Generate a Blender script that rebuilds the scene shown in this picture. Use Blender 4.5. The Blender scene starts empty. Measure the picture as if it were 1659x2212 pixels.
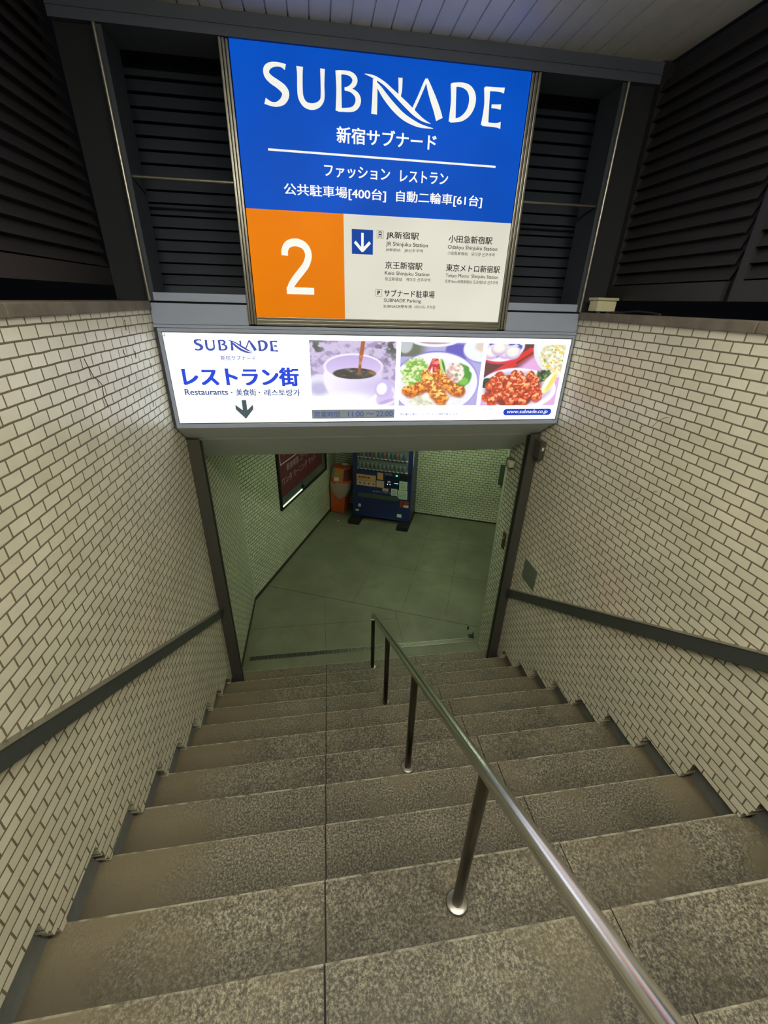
import bpy, bmesh, math, random
import numpy as np
from mathutils import Vector, Matrix
random.seed(4)
SC = bpy.context.scene
COL = SC.collection
PI = math.pi

# ------------------------------------------------------------------ camera
F_PX = 899.35
YAW, PITCH, ROLL = -0.1561, -0.4687, -0.0289
CAM = Vector((-0.0217, -0.5814, 1.9916))
cam_d = bpy.data.cameras.new('camera')
cam = bpy.data.objects.new('camera', cam_d)
COL.objects.link(cam)
cam_d.sensor_fit = 'VERTICAL'
cam_d.sensor_height = 24.0
cam_d.lens = F_PX / 2212.0 * 24.0
cam_d.clip_start = 0.02
R3 = Matrix.Rotation(YAW, 3, 'Z') @ Matrix.Rotation(PITCH, 3, 'X') @ Matrix.Rotation(ROLL, 3, 'Y')
rgt, fwd, up = R3.col[0], R3.col[1], R3.col[2]
m3 = Matrix((rgt, up, -fwd)).transposed()
cam.matrix_world = Matrix.Translation(CAM) @ m3.to_4x4()
SC.camera = cam

# ------------------------------------------------------------------ world, exposure
SC.view_settings.view_transform = 'Standard'
SC.view_settings.look = 'None'
SC.view_settings.exposure = 0.0
SC.view_settings.gamma = 1.0
SC.view_settings.use_curve_mapping = False
W = bpy.data.worlds.new('night'); SC.world = W; W.use_nodes = True
W.node_tree.nodes['Background'].inputs[0].default_value = (0.45, 0.5, 0.6, 1)
W.node_tree.nodes['Background'].inputs[1].default_value = 0.004
# strengths of everything that glows
E_CANOPY = 76.0       # fluorescent fitting under the canopy, behind the viewer
E_CORR = 17.5         # greenish fittings in the corridor below
E_SIGN = 1.0
E_BOARD = 1.8

# ------------------------------------------------------------------ dimensions
T, RI = 0.30, 0.1804          # tread, riser
XL, XR = -1.077, 1.884        # tiled wall faces
JL, JR = -0.089, 0.966        # joints between the stair slabs
YF = 2.55                     # plane of the signs
FLOOR = -11 * RI
CEIL_T, CEIL_B = 3.29, 0.66
KTOP = -5
UX = Vector((0.9239, -0.3827, 0)); WX = Vector((0.3827, 0.9239, 0))
BC = Vector((0.237, 7.729, FLOOR))      # back left corner of the corridor
BROT = math.atan2(UX.y, UX.x)

# ------------------------------------------------------------------ colours and materials
def lin(c):
    return tuple(((x / 255) / 12.92 if x / 255 <= 0.04045 else ((x / 255 + 0.055) / 1.055) ** 2.4) for x in c)

def _nt(name):
    m = bpy.data.materials.new(name); m.use_nodes = True
    nt = m.node_tree; b = nt.nodes['Principled BSDF']
    return m, nt, b

def N(nt, t, **k):
    n = nt.nodes.new(t)
    for a, v in k.items():
        if a.startswith('i_'):
            n.inputs[a[2:].replace('_', ' ')].default_value = v
        else:
            setattr(n, a, v)
    return n

def pm(name, c, rough=0.5, metal=0.0, var=0.12, scale=18.0, bump=0.0, rvar=0.1, spec=0.5):
    """painted / metal / plastic surface with a little procedural wear"""
    m, nt, b = _nt(name); c = lin(c)
    tc = N(nt, 'ShaderNodeTexCoord')
    n = N(nt, 'ShaderNodeTexNoise', i_Scale=scale, i_Detail=4.0)
    nt.links.new(tc.outputs['Object'], n.inputs['Vector'])
    mx = N(nt, 'ShaderNodeMix', data_type='RGBA')
    mx.inputs[6].default_value = tuple(x * (1 - var) for x in c) + (1,)
    mx.inputs[7].default_value = tuple(min(1, x * (1 + var)) for x in c) + (1,)
    nt.links.new(n.outputs['Fac'], mx.inputs[0]); nt.links.new(mx.outputs[2], b.inputs['Base Color'])
    mr = N(nt, 'ShaderNodeMapRange'); mr.inputs[3].default_value = max(0.02, rough - rvar); mr.inputs[4].default_value = min(1, rough + rvar)
    nt.links.new(n.outputs['Fac'], mr.inputs[0]); nt.links.new(mr.outputs[0], b.inputs['Roughness'])
    b.inputs['Metallic'].default_value = metal
    b.inputs['Specular IOR Level'].default_value = spec
    if bump:
        bp = N(nt, 'ShaderNodeBump', i_Strength=bump, i_Distance=0.003)
        n2 = N(nt, 'ShaderNodeTexNoise', i_Scale=scale * 8, i_Detail=3.0)
        nt.links.new(tc.outputs['Object'], n2.inputs['Vector'])
        nt.links.new(n2.outputs['Fac'], bp.inputs['Height']); nt.links.new(bp.outputs[0], b.inputs['Normal'])
    return m

def em(name, c, s=1.0, base=None, var=0.03):
    """backlit panel / lamp: it really gives off light"""
    m, nt, b = _nt(name); c = lin(c)
    tc = N(nt, 'ShaderNodeTexCoord'); n = N(nt, 'ShaderNodeTexNoise', i_Scale=2.2, i_Detail=1.0)
    nt.links.new(tc.outputs['Object'], n.inputs['Vector'])
    mr = N(nt, 'ShaderNodeMapRange'); mr.inputs[1].default_value = 0.3; mr.inputs[2].default_value = 0.7
    mr.inputs[3].default_value = s * (1 - var); mr.inputs[4].default_value = s * (1 + var)
    nt.links.new(n.outputs['Fac'], mr.inputs[0]); nt.links.new(mr.outputs[0], b.inputs['Emission Strength'])
    b.inputs['Emission Color'].default_value = c + (1,)
    b.inputs['Base Color'].default_value = tuple(x * 0.25 for x in c) + (1,) if base is None else lin(base) + (1,)
    b.inputs['Roughness'].default_value = 0.5; b.inputs['Specular IOR Level'].default_value = 0.12
    return m

def tile_mat(name, tile1, tile2, mortar, rough=0.3, bw=0.1, rh=0.0493, v0=0.0, u0=0.0, patch=(205, 160, 140)):
    """glazed bricks in running bond; object x runs along the wall and z up"""
    m, nt, b = _nt(name)
    tc = N(nt, 'ShaderNodeTexCoord'); sp = N(nt, 'ShaderNodeSeparateXYZ'); cb = N(nt, 'ShaderNodeCombineXYZ')
    nt.links.new(tc.outputs['Object'], sp.inputs[0])
    ax = N(nt, 'ShaderNodeMath', operation='ADD'); ax.inputs[1].default_value = u0
    az = N(nt, 'ShaderNodeMath', operation='ADD'); az.inputs[1].default_value = v0
    nt.links.new(sp.outputs[0], ax.inputs[0]); nt.links.new(sp.outputs[2], az.inputs[0])
    # hand-laid: wobble the joints a little
    wb = N(nt, 'ShaderNodeTexNoise', i_Scale=9.0, i_Detail=1.0); nt.links.new(tc.outputs['Object'], wb.inputs['Vector'])
    wm = N(nt, 'ShaderNodeMath', operation='MULTIPLY_ADD'); wm.inputs[1].default_value = 0.007; wm.inputs[2].default_value = -0.0035
    nt.links.new(wb.outputs['Fac'], wm.inputs[0])
    ad = N(nt, 'ShaderNodeMath', operation='ADD'); nt.links.new(az.outputs[0], ad.inputs[0]); nt.links.new(wm.outputs[0], ad.inputs[1])
    ad2 = N(nt, 'ShaderNodeMath', operation='ADD'); nt.links.new(ax.outputs[0], ad2.inputs[0]); nt.links.new(wm.outputs[0], ad2.inputs[1])
    nt.links.new(ad2.outputs[0], cb.inputs[0]); nt.links.new(ad.outputs[0], cb.inputs[1])
    br = N(nt, 'ShaderNodeTexBrick', offset=0.5, squash=1.0)
    br.inputs['Scale'].default_value = 1.0; br.inputs['Mortar Size'].default_value = 0.0040
    br.inputs['Mortar Smooth'].default_value = 0.25; br.inputs['Bias'].default_value = 0.0
    br.inputs['Brick Width'].default_value = bw; br.inputs['Row Height'].default_value = rh
    br.inputs['Color1'].default_value = lin(tile1) + (1,); br.inputs['Color2'].default_value = lin(tile2) + (1,)
    br.inputs['Mortar'].default_value = lin(mortar) + (1,)
    nt.links.new(cb.outputs[0], br.inputs['Vector'])
    # soft grime and glaze tone
    n = N(nt, 'ShaderNodeTexNoise', i_Scale=2.3, i_Detail=6.0, i_Roughness=0.65); nt.links.new(tc.outputs['Object'], n.inputs['Vector'])
    rp = N(nt, 'ShaderNodeMapRange'); rp.inputs[1].default_value = 0.3; rp.inputs[2].default_value = 0.7; rp.inputs[3].default_value = 0.84; rp.inputs[4].default_value = 1.06
    nt.links.new(n.outputs['Fac'], rp.inputs[0])
    mu = N(nt, 'ShaderNodeMix', data_type='RGBA', blend_type='MULTIPLY'); mu.inputs[0].default_value = 1.0
    nt.links.new(br.outputs['Color'], mu.inputs[6]); nt.links.new(rp.outputs[0], mu.inputs[7])
    n2 = N(nt, 'ShaderNodeTexNoise', i_Scale=1.1, i_Detail=3.0); nt.links.new(tc.outputs['Object'], n2.inputs['Vector'])
    r2 = N(nt, 'ShaderNodeMapRange'); r2.inputs[1].default_value = 0.52; r2.inputs[2].default_value = 0.72; r2.inputs[3].default_value = 0.0; r2.inputs[4].default_value = 0.2
    nt.links.new(n2.outputs['Fac'], r2.inputs[0])
    iv = N(nt, 'ShaderNodeMath', operation='MULTIPLY_ADD'); iv.inputs[1].default_value = -1.0; iv.inputs[2].default_value = 1.0
    nt.links.new(br.outputs['Fac'], iv.inputs[0])
    mm = N(nt, 'ShaderNodeMath', operation='MULTIPLY'); nt.links.new(r2.outputs[0], mm.inputs[0]); nt.links.new(iv.outputs[0], mm.inputs[1])
    m2 = N(nt, 'ShaderNodeMix', data_type='RGBA'); m2.inputs[7].default_value = lin(patch) + (1,)
    nt.links.new(mm.outputs[0], m2.inputs[0]); nt.links.new(mu.outputs[2], m2.inputs[6])
    nt.links.new(m2.outputs[2], b.inputs['Base Color'])
    # roughness: glazed tile, matt mortar
    rr = N(nt, 'ShaderNodeMapRange'); rr.inputs[3].default_value = rough; rr.inputs[4].default_value = 0.95
    nt.links.new(br.outputs['Fac'], rr.inputs[0]); nt.links.new(rr.outputs[0], b.inputs['Roughness'])
    n3 = N(nt, 'ShaderNodeTexNoise', i_Scale=55.0, i_Detail=2.0); nt.links.new(tc.outputs['Object'], n3.inputs['Vector'])
    hm = N(nt, 'ShaderNodeMath', operation='MULTIPLY_ADD'); hm.inputs[1].default_value = 0.18
    nt.links.new(n3.outputs['Fac'], hm.inputs[0]); nt.links.new(iv.outputs[0], hm.inputs[2])
    bp = N(nt, 'ShaderNodeBump', i_Strength=0.7, i_Distance=0.0035)
    nt.links.new(hm.outputs[0], bp.inputs['Height']); nt.links.new(bp.outputs[0], b.inputs['Normal'])
    return m

def granite_mat(name, a, bcol, c, cement, lx=None, rx=None, rough=0.55, scale=104.0, wet=0.0):
    """flamed granite: speckle of three tones, brown smears; smoother cement patches past lx / rx"""
    m, nt, b = _nt(name)
    tc = N(nt, 'ShaderNodeTexCoord')
    v = N(nt, 'ShaderNodeTexNoise', i_Scale=scale, i_Detail=3.0, i_Roughness=0.75)
    nt.links.new(tc.outputs['Object'], v.inputs['Vector'])
    cr = N(nt, 'ShaderNodeValToRGB'); e = cr.color_ramp.elements
    e[0].position = 0.36; e[0].color = lin(a) + (1,); e[1].position = 0.66; e[1].color = lin(c) + (1,)
    k = e.new(0.5); k.color = lin(bcol) + (1,)
    nt.links.new(v.outputs['Fac'], cr.inputs[0])
    n = N(nt, 'ShaderNodeTexNoise', i_Scale=1.7, i_Detail=5.0, i_Roughness=0.6); nt.links.new(tc.outputs['Object'], n.inputs['Vector'])
    mr = N(nt, 'ShaderNodeMapRange'); mr.inputs[1].default_value = 0.3; mr.inputs[2].default_value = 0.7; mr.inputs[3].default_value = 0.72; mr.inputs[4].default_value = 1.18
    nt.links.new(n.outputs['Fac'], mr.inputs[0])
    mu = N(nt, 'ShaderNodeMix', data_type='RGBA', blend_type='MULTIPLY'); mu.inputs[0].default_value = 1.0
    nt.links.new(cr.outputs[0], mu.inputs[6]); nt.links.new(mr.outputs[0], mu.inputs[7])
    # brown smears
    n2 = N(nt, 'ShaderNodeTexNoise', i_Scale=3.1, i_Detail=5.0, i_Distortion=0.6); nt.links.new(tc.outputs['Object'], n2.inputs['Vector'])
    fac = N(nt, 'ShaderNodeMapRange'); fac.inputs[1].default_value = 0.50; fac.inputs[2].default_value = 0.72; fac.inputs[3].default_value = 0.0; fac.inputs[4].default_value = 0.75
    nt.links.new(n2.outputs['Fac'], fac.inputs[0])
    last = fac.outputs[0]
    if lx is not None:
        sp = N(nt, 'ShaderNodeSeparateXYZ'); nt.links.new(tc.outputs['Object'], sp.inputs[0])
        wob = N(nt, 'ShaderNodeMath', operation='MULTIPLY_ADD'); wob.inputs[1].default_value = 0.9
        nt.links.new(n2.outputs['Fac'], wob.inputs[0]); nt.links.new(sp.outputs[0], wob.inputs[2])
        r = N(nt, 'ShaderNodeMapRange'); r.inputs[1].default_value = rx + 0.30; r.inputs[2].default_value = rx + 0.62; r.inputs[3].default_value = 0; r.inputs[4].default_value = 0.9
        nt.links.new(wob.outputs[0], r.inputs[0])
        l = N(nt, 'ShaderNodeMapRange'); l.inputs[1].default_value = lx + 0.30; l.inputs[2].default_value = lx + 0.62; l.inputs[3].default_value = 0.9; l.inputs[4].default_value = 0.0
        nt.links.new(wob.outputs[0], l.inputs[0])
        mxx = N(nt, 'ShaderNodeMath', operation='MAXIMUM'); nt.links.new(r.outputs[0], mxx.inputs[0]); nt.links.new(l.outputs[0], mxx.inputs[1])
        mx2 = N(nt, 'ShaderNodeMath', operation='MAXIMUM'); nt.links.new(mxx.outputs[0], mx2.inputs[0]); nt.links.new(last, mx2.inputs[1])
        last = mx2.outputs[0]
    m2 = N(nt, 'ShaderNodeMix', data_type='RGBA'); m2.inputs[7].default_value = lin(cement) + (1,)
    nt.links.new(last, m2.inputs[0]); nt.links.new(mu.outputs[2], m2.inputs[6])
    colour = m2.outputs[2]
    if lx is not None:      # riser shade and dirt painted on tread backs; wear and highlight on the nosing
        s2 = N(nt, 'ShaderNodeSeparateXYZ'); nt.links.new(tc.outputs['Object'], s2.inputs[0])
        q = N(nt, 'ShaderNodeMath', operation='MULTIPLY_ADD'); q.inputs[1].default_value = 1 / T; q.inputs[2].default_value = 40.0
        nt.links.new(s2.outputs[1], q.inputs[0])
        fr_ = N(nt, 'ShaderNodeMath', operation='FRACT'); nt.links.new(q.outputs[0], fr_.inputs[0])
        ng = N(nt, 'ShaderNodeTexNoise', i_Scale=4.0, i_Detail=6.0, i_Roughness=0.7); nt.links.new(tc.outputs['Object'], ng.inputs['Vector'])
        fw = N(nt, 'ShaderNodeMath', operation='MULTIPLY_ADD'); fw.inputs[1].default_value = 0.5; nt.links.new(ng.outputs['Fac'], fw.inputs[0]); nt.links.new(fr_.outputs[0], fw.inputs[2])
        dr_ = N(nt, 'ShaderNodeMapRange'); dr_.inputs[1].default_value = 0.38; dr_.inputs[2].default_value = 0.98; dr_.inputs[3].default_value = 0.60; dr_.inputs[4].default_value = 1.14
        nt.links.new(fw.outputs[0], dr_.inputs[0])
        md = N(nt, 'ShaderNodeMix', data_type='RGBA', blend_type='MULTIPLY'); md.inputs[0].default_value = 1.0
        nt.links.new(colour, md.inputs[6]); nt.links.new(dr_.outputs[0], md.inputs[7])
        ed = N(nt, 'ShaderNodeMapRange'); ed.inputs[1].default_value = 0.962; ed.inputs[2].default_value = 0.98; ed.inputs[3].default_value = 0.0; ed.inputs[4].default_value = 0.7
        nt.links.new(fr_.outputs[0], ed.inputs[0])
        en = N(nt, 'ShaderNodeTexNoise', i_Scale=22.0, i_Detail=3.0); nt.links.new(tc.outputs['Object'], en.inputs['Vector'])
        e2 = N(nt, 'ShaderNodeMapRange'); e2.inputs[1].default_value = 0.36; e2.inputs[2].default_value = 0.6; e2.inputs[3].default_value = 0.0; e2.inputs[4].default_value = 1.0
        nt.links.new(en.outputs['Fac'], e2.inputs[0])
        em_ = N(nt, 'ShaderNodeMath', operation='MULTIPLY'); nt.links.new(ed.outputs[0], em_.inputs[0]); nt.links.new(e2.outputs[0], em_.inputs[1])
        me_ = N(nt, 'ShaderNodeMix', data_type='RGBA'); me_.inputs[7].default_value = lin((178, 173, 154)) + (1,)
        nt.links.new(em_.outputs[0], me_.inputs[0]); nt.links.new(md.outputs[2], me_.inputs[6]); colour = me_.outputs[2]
    nt.links.new(colour, b.inputs['Base Color'])
    rr = N(nt, 'ShaderNodeMapRange'); rr.inputs[1].default_value = 0.35; rr.inputs[2].default_value = 0.65; rr.inputs[3].default_value = rough - 0.12; rr.inputs[4].default_value = rough + 0.15
    nt.links.new(v.outputs['Fac'], rr.inputs[0]); nt.links.new(rr.outputs[0], b.inputs['Roughness'])
    b.inputs['Specular IOR Level'].default_value = 0.35
    bp = N(nt, 'ShaderNodeBump', i_Strength=0.6, i_Distance=0.002)
    nt.links.new(v.outputs['Fac'], bp.inputs['Height']); nt.links.new(bp.outputs[0], b.inputs['Normal'])
    return m

def print_mat(name, s):
    m, nt, b = _nt(name)
    at = N(nt, 'ShaderNodeAttribute', attribute_name='print')
    b.inputs['Base Color'].default_value = (0.1, 0.1, 0.1, 1)
    nt.links.new(at.outputs['Color'], b.inputs['Emission Color']); b.inputs['Emission Strength'].default_value = s
    b.inputs['Roughness'].default_value = 0.3
    return m

M = {}
M['tile_left'] = tile_mat('glazed_tile_left', (216, 212, 190), (204, 200, 176), (112, 99, 80), v0=-1.880 + 0.0493 * 60, u0=0.093)
M['tile_right'] = tile_mat('glazed_tile_right', (218, 214, 192), (206, 202, 178), (114, 101, 82), v0=-1.866 + 0.0493 * 60, u0=0.055)
M['tile_low'] = tile_mat('glazed_tile_corridor', (205, 210, 184), (190, 196, 168), (46, 48, 36), v0=3.0, u0=0.02)
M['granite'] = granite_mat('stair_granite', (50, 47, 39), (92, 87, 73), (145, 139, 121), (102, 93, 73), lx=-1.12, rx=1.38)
M['floor'] = granite_mat('corridor_floor_granite', (70, 74, 56), (104, 108, 86), (146, 150, 128), (98, 96, 72), rough=0.42, scale=190.0)
M['mortar'] = pm('dark_mortar', (112, 114, 110), 0.9, var=0.25, scale=30, bump=0.5)
M['floor_joint'] = pm('floor_joint_dirt', (58, 60, 44), 0.8, var=0.3)
M['joint'] = pm('joint_dirt', (26, 24, 18), 0.8, var=0.3)
M['coping'] = pm('weathered_coping', (104, 96, 84), 0.9, var=0.6, scale=11, bump=0.9)
M['paint'] = pm('grey_panel_paint', (160, 170, 192), 0.38, var=0.06, scale=8)
M['paint_d'] = pm('dark_grey_paint', (108, 118, 140), 0.45, var=0.1, scale=8)
M['steel'] = pm('brushed_steel', (150, 147, 136), 0.34, 0.9, var=0.04, scale=5, rvar=0.03)
M['rail_steel'] = pm('handrail_steel', (222, 220, 218), 0.21, 1.0, var=0.02, scale=6, rvar=0.03)
M['post_steel'] = pm('post_steel', (104, 98, 86), 0.32, 1.0, var=0.12, scale=30)
M['rail_paint'] = pm('wall_rail_finish', (70, 74, 71), 0.42, 0.3, var=0.1, scale=20)
M['guide'] = pm('shutter_guide_metal', (92, 90, 84), 0.4, 0.55, var=0.12, scale=20)
M['slat'] = pm('louver_finish', (46, 44, 44), 0.5, 0.2, var=0.12, scale=10)
M['slat_bay'] = pm('bay_louver_finish', (66, 72, 82), 0.5, 0.2, var=0.1, scale=10)
M['header'] = pm('header_paint', (84, 90, 104), 0.45, var=0.1, scale=8)
M['slat_back'] = pm('louver_backing', (34, 36, 41), 0.9)
M['soffit'] = pm('soffit_paint', (226, 232, 246), 0.4, var=0.06, scale=6)
M['seal'] = pm('sealant', (64, 70, 80), 0.8, var=0.4, scale=24, bump=0.6)
M['ceil'] = pm('canopy_board', (222, 222, 214), 0.42, 0.1, var=0.07, scale=6)
M['black'] = pm('black_rubber', (12, 12, 12), 0.6)
M['plaster'] = pm('dim_plaster', (150, 150, 140), 0.8, var=0.1)
M['base'] = pm('dark_skirting', (44, 40, 34), 0.55, var=0.2)
M['cream'] = pm('cream_plastic', (206, 200, 164), 0.4, var=0.08)
M['cream_d'] = pm('cream_lid', (190, 186, 152), 0.4, var=0.08)
M['cover'] = pm('grey_green_cover', (96, 104, 88), 0.6, var=0.12)
M['brass'] = pm('old_brass', (120, 96, 60), 0.35, 0.9)
M['white'] = pm('white_sticker', (214, 214, 206), 0.5)
# sign faces
M['s_blue'] = em('sign_blue', (0, 78, 192), 1.0 * E_SIGN, (0, 10, 30), 0.10)
M['s_orange'] = em('sign_orange', (238, 128, 2), 0.95 * E_SIGN, (30, 10, 0), 0.06)
M['s_white'] = em('sign_white', (212, 210, 196), 1.0 * E_SIGN, None, 0.06)
M['s_letter'] = em('sign_white_lettering', (236, 236, 228), 1.0 * E_SIGN, None, 0.03)
M['s_navy'] = em('sign_navy', (10, 62, 150), 1.0 * E_SIGN, None)
M['s_ink'] = pm('sign_ink', (52, 50, 58), 0.4)
M['s_inkblue'] = em('sign_purple_blue_ink', (30, 34, 92), 1.0, None)
M['b_white'] = em('board_white', (238, 246, 255), E_BOARD, None, 0.10)
M['b_blue'] = em('board_blue_ink', (52, 78, 205), 1.0, None)
M['b_logo'] = em('board_logo_ink', (72, 84, 165), 1.0, None)
M['b_grey'] = em('board_grey_arrow', (74, 88, 92), 1.0, None)
M['b_text'] = em('board_slate_ink', (84, 96, 138), 1.0, None)
M['b_bar'] = em('board_grey_bar', (122, 128, 130), 1.0, None)
M['b_bart'] = em('board_bar_ink', (76, 94, 140), 1.0, None)
M['b_pill'] = em('board_blue_pill', (40, 66, 190), 1.0, None)
M['print'] = print_mat('backlit_food_print', 1.02)
M['lamp'] = em('canopy_diffuser', (255, 250, 232), E_CANOPY, None, 0.0)
M['lamp_low'] = em('corridor_diffuser', (228, 250, 208), E_CORR, None, 0.0)

# ------------------------------------------------------------------ mesh helpers
class MB:
    def __init__(s): s.v, s.f, s.m, s.cur, s.sm = [], [], [], 0, []
    def mat(s, i): s.cur = i; return s
    def _add(s, vs, fs, smooth=False):
        o = len(s.v); s.v += [tuple(v) for v in vs]
        for f in fs: s.f.append(tuple(o + i for i in f)); s.m.append(s.cur); s.sm.append(smooth)
        return s
    def box(s, x0, x1, y0, y1, z0, z1, bev=0.0):
        if bev:
            return s.bevbox(x0, x1, y0, y1, z0, z1, bev)
        vs = [(x, y, z) for z in (z0, z1) for y in (y0, y1) for x in (x0, x1)]
        return s._add(vs, [(0, 2, 3, 1), (4, 5, 7, 6), (0, 1, 5, 4), (2, 6, 7, 3), (0, 4, 6, 2), (1, 3, 7, 5)])
    def bevbox(s, x0, x1, y0, y1, z0, z1, b):
        bm = bmesh.new(); bmesh.ops.create_cube(bm, size=1.0)
        for v in bm.verts:
            v.co = Vector(((x0 + x1) / 2 + v.co.x * (x1 - x0), (y0 + y1) / 2 + v.co.y * (y1 - y0), (z0 + z1) / 2 + v.co.z * (z1 - z0)))
        bmesh.ops.bevel(bm, geom=bm.edges[:], offset=b, segments=2, profile=0.6, affect='EDGES')
        bm.verts.index_update()
        s._add([v.co[:] for v in bm.verts], [[v.index for v in f.verts] for f in bm.faces]); bm.free(); return s
    def prism(s, poly, axis, a, b):
        """extrude a 2D polygon along an axis: 'x' (poly in y,z), 'y' (x,z), 'z' (x,y)"""
        def P(p, t):
            return {'x': (t, p[0], p[1]), 'y': (p[0], t, p[1]), 'z': (p[0], p[1], t)}[axis]
        n = len(poly)
        vs = [P(p, a) for p in poly] + [P(p, b) for p in poly]
        fs = [tuple(range(n)), tuple(range(2 * n - 1, n - 1, -1))] + [(i, i + n, (i + 1) % n + n, (i + 1) % n) for i in range(n)]
        return s._add(vs, fs)
    def tube(s, pts, r, n=16, caps=True, smooth=True):
        pts = [Vector(p) for p in pts]; rings = []
        rs = r if isinstance(r, (list, tuple)) else [r] * len(pts)
        prev = None
        for i, p in enumerate(pts):
            d = (pts[min(i + 1, len(pts) - 1)] - pts[max(i - 1, 0)]).normalized()
            if prev is None:
                a = d.orthogonal().normalized()
            else:
                a = (prev - d * prev.dot(d)).normalized()
            prev = a; bb = d.cross(a)
            rings.append([p + (a * math.cos(2 * PI * k / n) + bb * math.sin(2 * PI * k / n)) * rs[i] for k in range(n)])
        vs = [v[:] for rg in rings for v in rg]; fs = []
        for i in range(len(pts) - 1):
            for k in range(n):
                fs.append((i * n + k, i * n + (k + 1) % n, (i + 1) * n + (k + 1) % n, (i + 1) * n + k))
        s._add(vs, fs, smooth)
        if caps:
            o = len(s.v); s._add([v[:] for v in rings[0]], [tuple(range(n - 1, -1, -1))]); s._add([v[:] for v in rings[-1]], [tuple(range(n))])
        return s
    def lathe(s, prof, c=(0, 0), n=28, smooth=True):
        """prof: (r, z) list around a vertical axis at c"""
        vs = []; fs = []
        for r, z in prof:
            for k in range(n):
                vs.append((c[0] + r * math.cos(2 * PI * k / n), c[1] + r * math.sin(2 * PI * k / n), z))
        for i in range(len(prof) - 1):
            for k in range(n):
                fs.append((i * n + k, i * n + (k + 1) % n, (i + 1) * n + (k + 1) % n, (i + 1) * n + k))
        return s._add(vs, fs, smooth)

ORI = {}
def obj(name, mb, mats, parent=None, loc=None, rotz=0.0, world=True, bevel=0.0):
    """link ONE mesh object. Vertices are given in world coordinates unless the parent or the object is turned (then local)."""
    me = bpy.data.meshes.new(name)
    me.from_pydata(mb.v, [], mb.f)
    if not isinstance(mats, (list, tuple)): mats = [mats]
    for m in mats: me.materials.append(m)
    me.polygons.foreach_set('material_index', mb.m); me.polygons.foreach_set('use_smooth', mb.sm)
    bm = bmesh.new(); bm.from_mesh(me); bmesh.ops.recalc_face_normals(bm, faces=bm.faces); bm.to_mesh(me); bm.free()
    me.update()
    o = bpy.data.objects.new(name, me); COL.objects.link(o)
    if parent is not None:
        o.parent = parent
        if world:
            off = ORI[parent.name]
            me.transform(Matrix.Translation(-off)); ORI[o.name] = off.copy()
        else:
            ORI[o.name] = Vector((0, 0, 0))
    else:
        L = Vector(loc) if loc is not None else Vector((0, 0, 0))
        if world and loc is not None: me.transform(Matrix.Translation(-L))
        o.location = L; o.rotation_euler = (0, 0, rotz); ORI[o.name] = L.copy()
    if bevel:
        b = o.modifiers.new('bevel', 'BEVEL'); b.width = bevel; b.segments = 2; b.limit_method = 'ANGLE'
    return o

def tag(o, label=None, cat=None, group=None, kind=None):
    for k, v in (('label', label), ('category', cat), ('group', group), ('kind', kind)):
        if v: o[k] = v
    return o

def thing(name, label, cat, loc=(0, 0, 0), rotz=0.0, group=None):
    o = bpy.data.objects.new(name, None); COL.objects.link(o); o.empty_display_size = 0.1
    o.location = loc; o.rotation_euler = (0, 0, rotz); ORI[o.name] = Vector(loc)
    return tag(o, label, cat, group)

# text: one scratch curve, read out as a mesh and fitted to a box
_tc = bpy.data.curves.new('scratch', 'FONT'); _to = bpy.data.objects.new('scratch', _tc); COL.objects.link(_to)
def glyphs(txt, bold=0.0, shear=0.0, space=1.0):
    _tc.body = txt; _tc.offset = 0.0; _tc.shear = shear; _tc.space_character = space; _tc.resolution_u = 3
    bpy.context.view_layer.update()
    dg = bpy.context.evaluated_depsgraph_get()
    me = bpy.data.meshes.new_from_object(_to.evaluated_get(dg))
    vs = [(v.co.x, v.co.y) for v in me.vertices]; fs = [tuple(p.vertices) for p in me.polygons]
    bpy.data.meshes.remove(me)
    return vs, fs
def text_into(mb, txt, x0, x1, z0, z1, y, bold=0.0, shear=0.0, P=None, space=1.0):
    vs, fs = glyphs(txt, bold, shear, space)
    ax = min(v[0] for v in vs); bx = max(v[0] for v in vs); az = min(v[1] for v in vs); bz = max(v[1] for v in vs)
    if bold:            # heavier weight: the same outline laid down again, a hair to each side
        V0, F0 = list(vs), list(fs); vs, fs = [], []
        for dx, dz in [(i_ * (1 if bold < 0.025 else 0.5), j_ * 0.5) for i_ in ((-1, 0, 1) if bold < 0.025 else (-2, -1, 0, 1, 2)) for j_ in (-1, 0, 1)]:
            o_ = len(vs); vs += [(x + dx * bold, z + dz * bold) for x, z in V0]; fs += [tuple(i + o_ for i in f) for f in F0]
        ax -= bold; bx += bold; az -= bold / 2; bz += bold / 2
    out = []
    for (x, z) in vs:
        u = x0 + (x - ax) / (bx - ax) * (x1 - x0); w = z0 + (z - az) / (bz - az) * (z1 - z0)
        out.append((u, y, w) if P is None else P(u, w))
    mb._add(out, fs); return mb
def rect(mb, x0, x1, z0, z1, y, th=0.0015):
    return mb.box(x0, x1, y - th / 2, y + th / 2, z0, z1)
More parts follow.
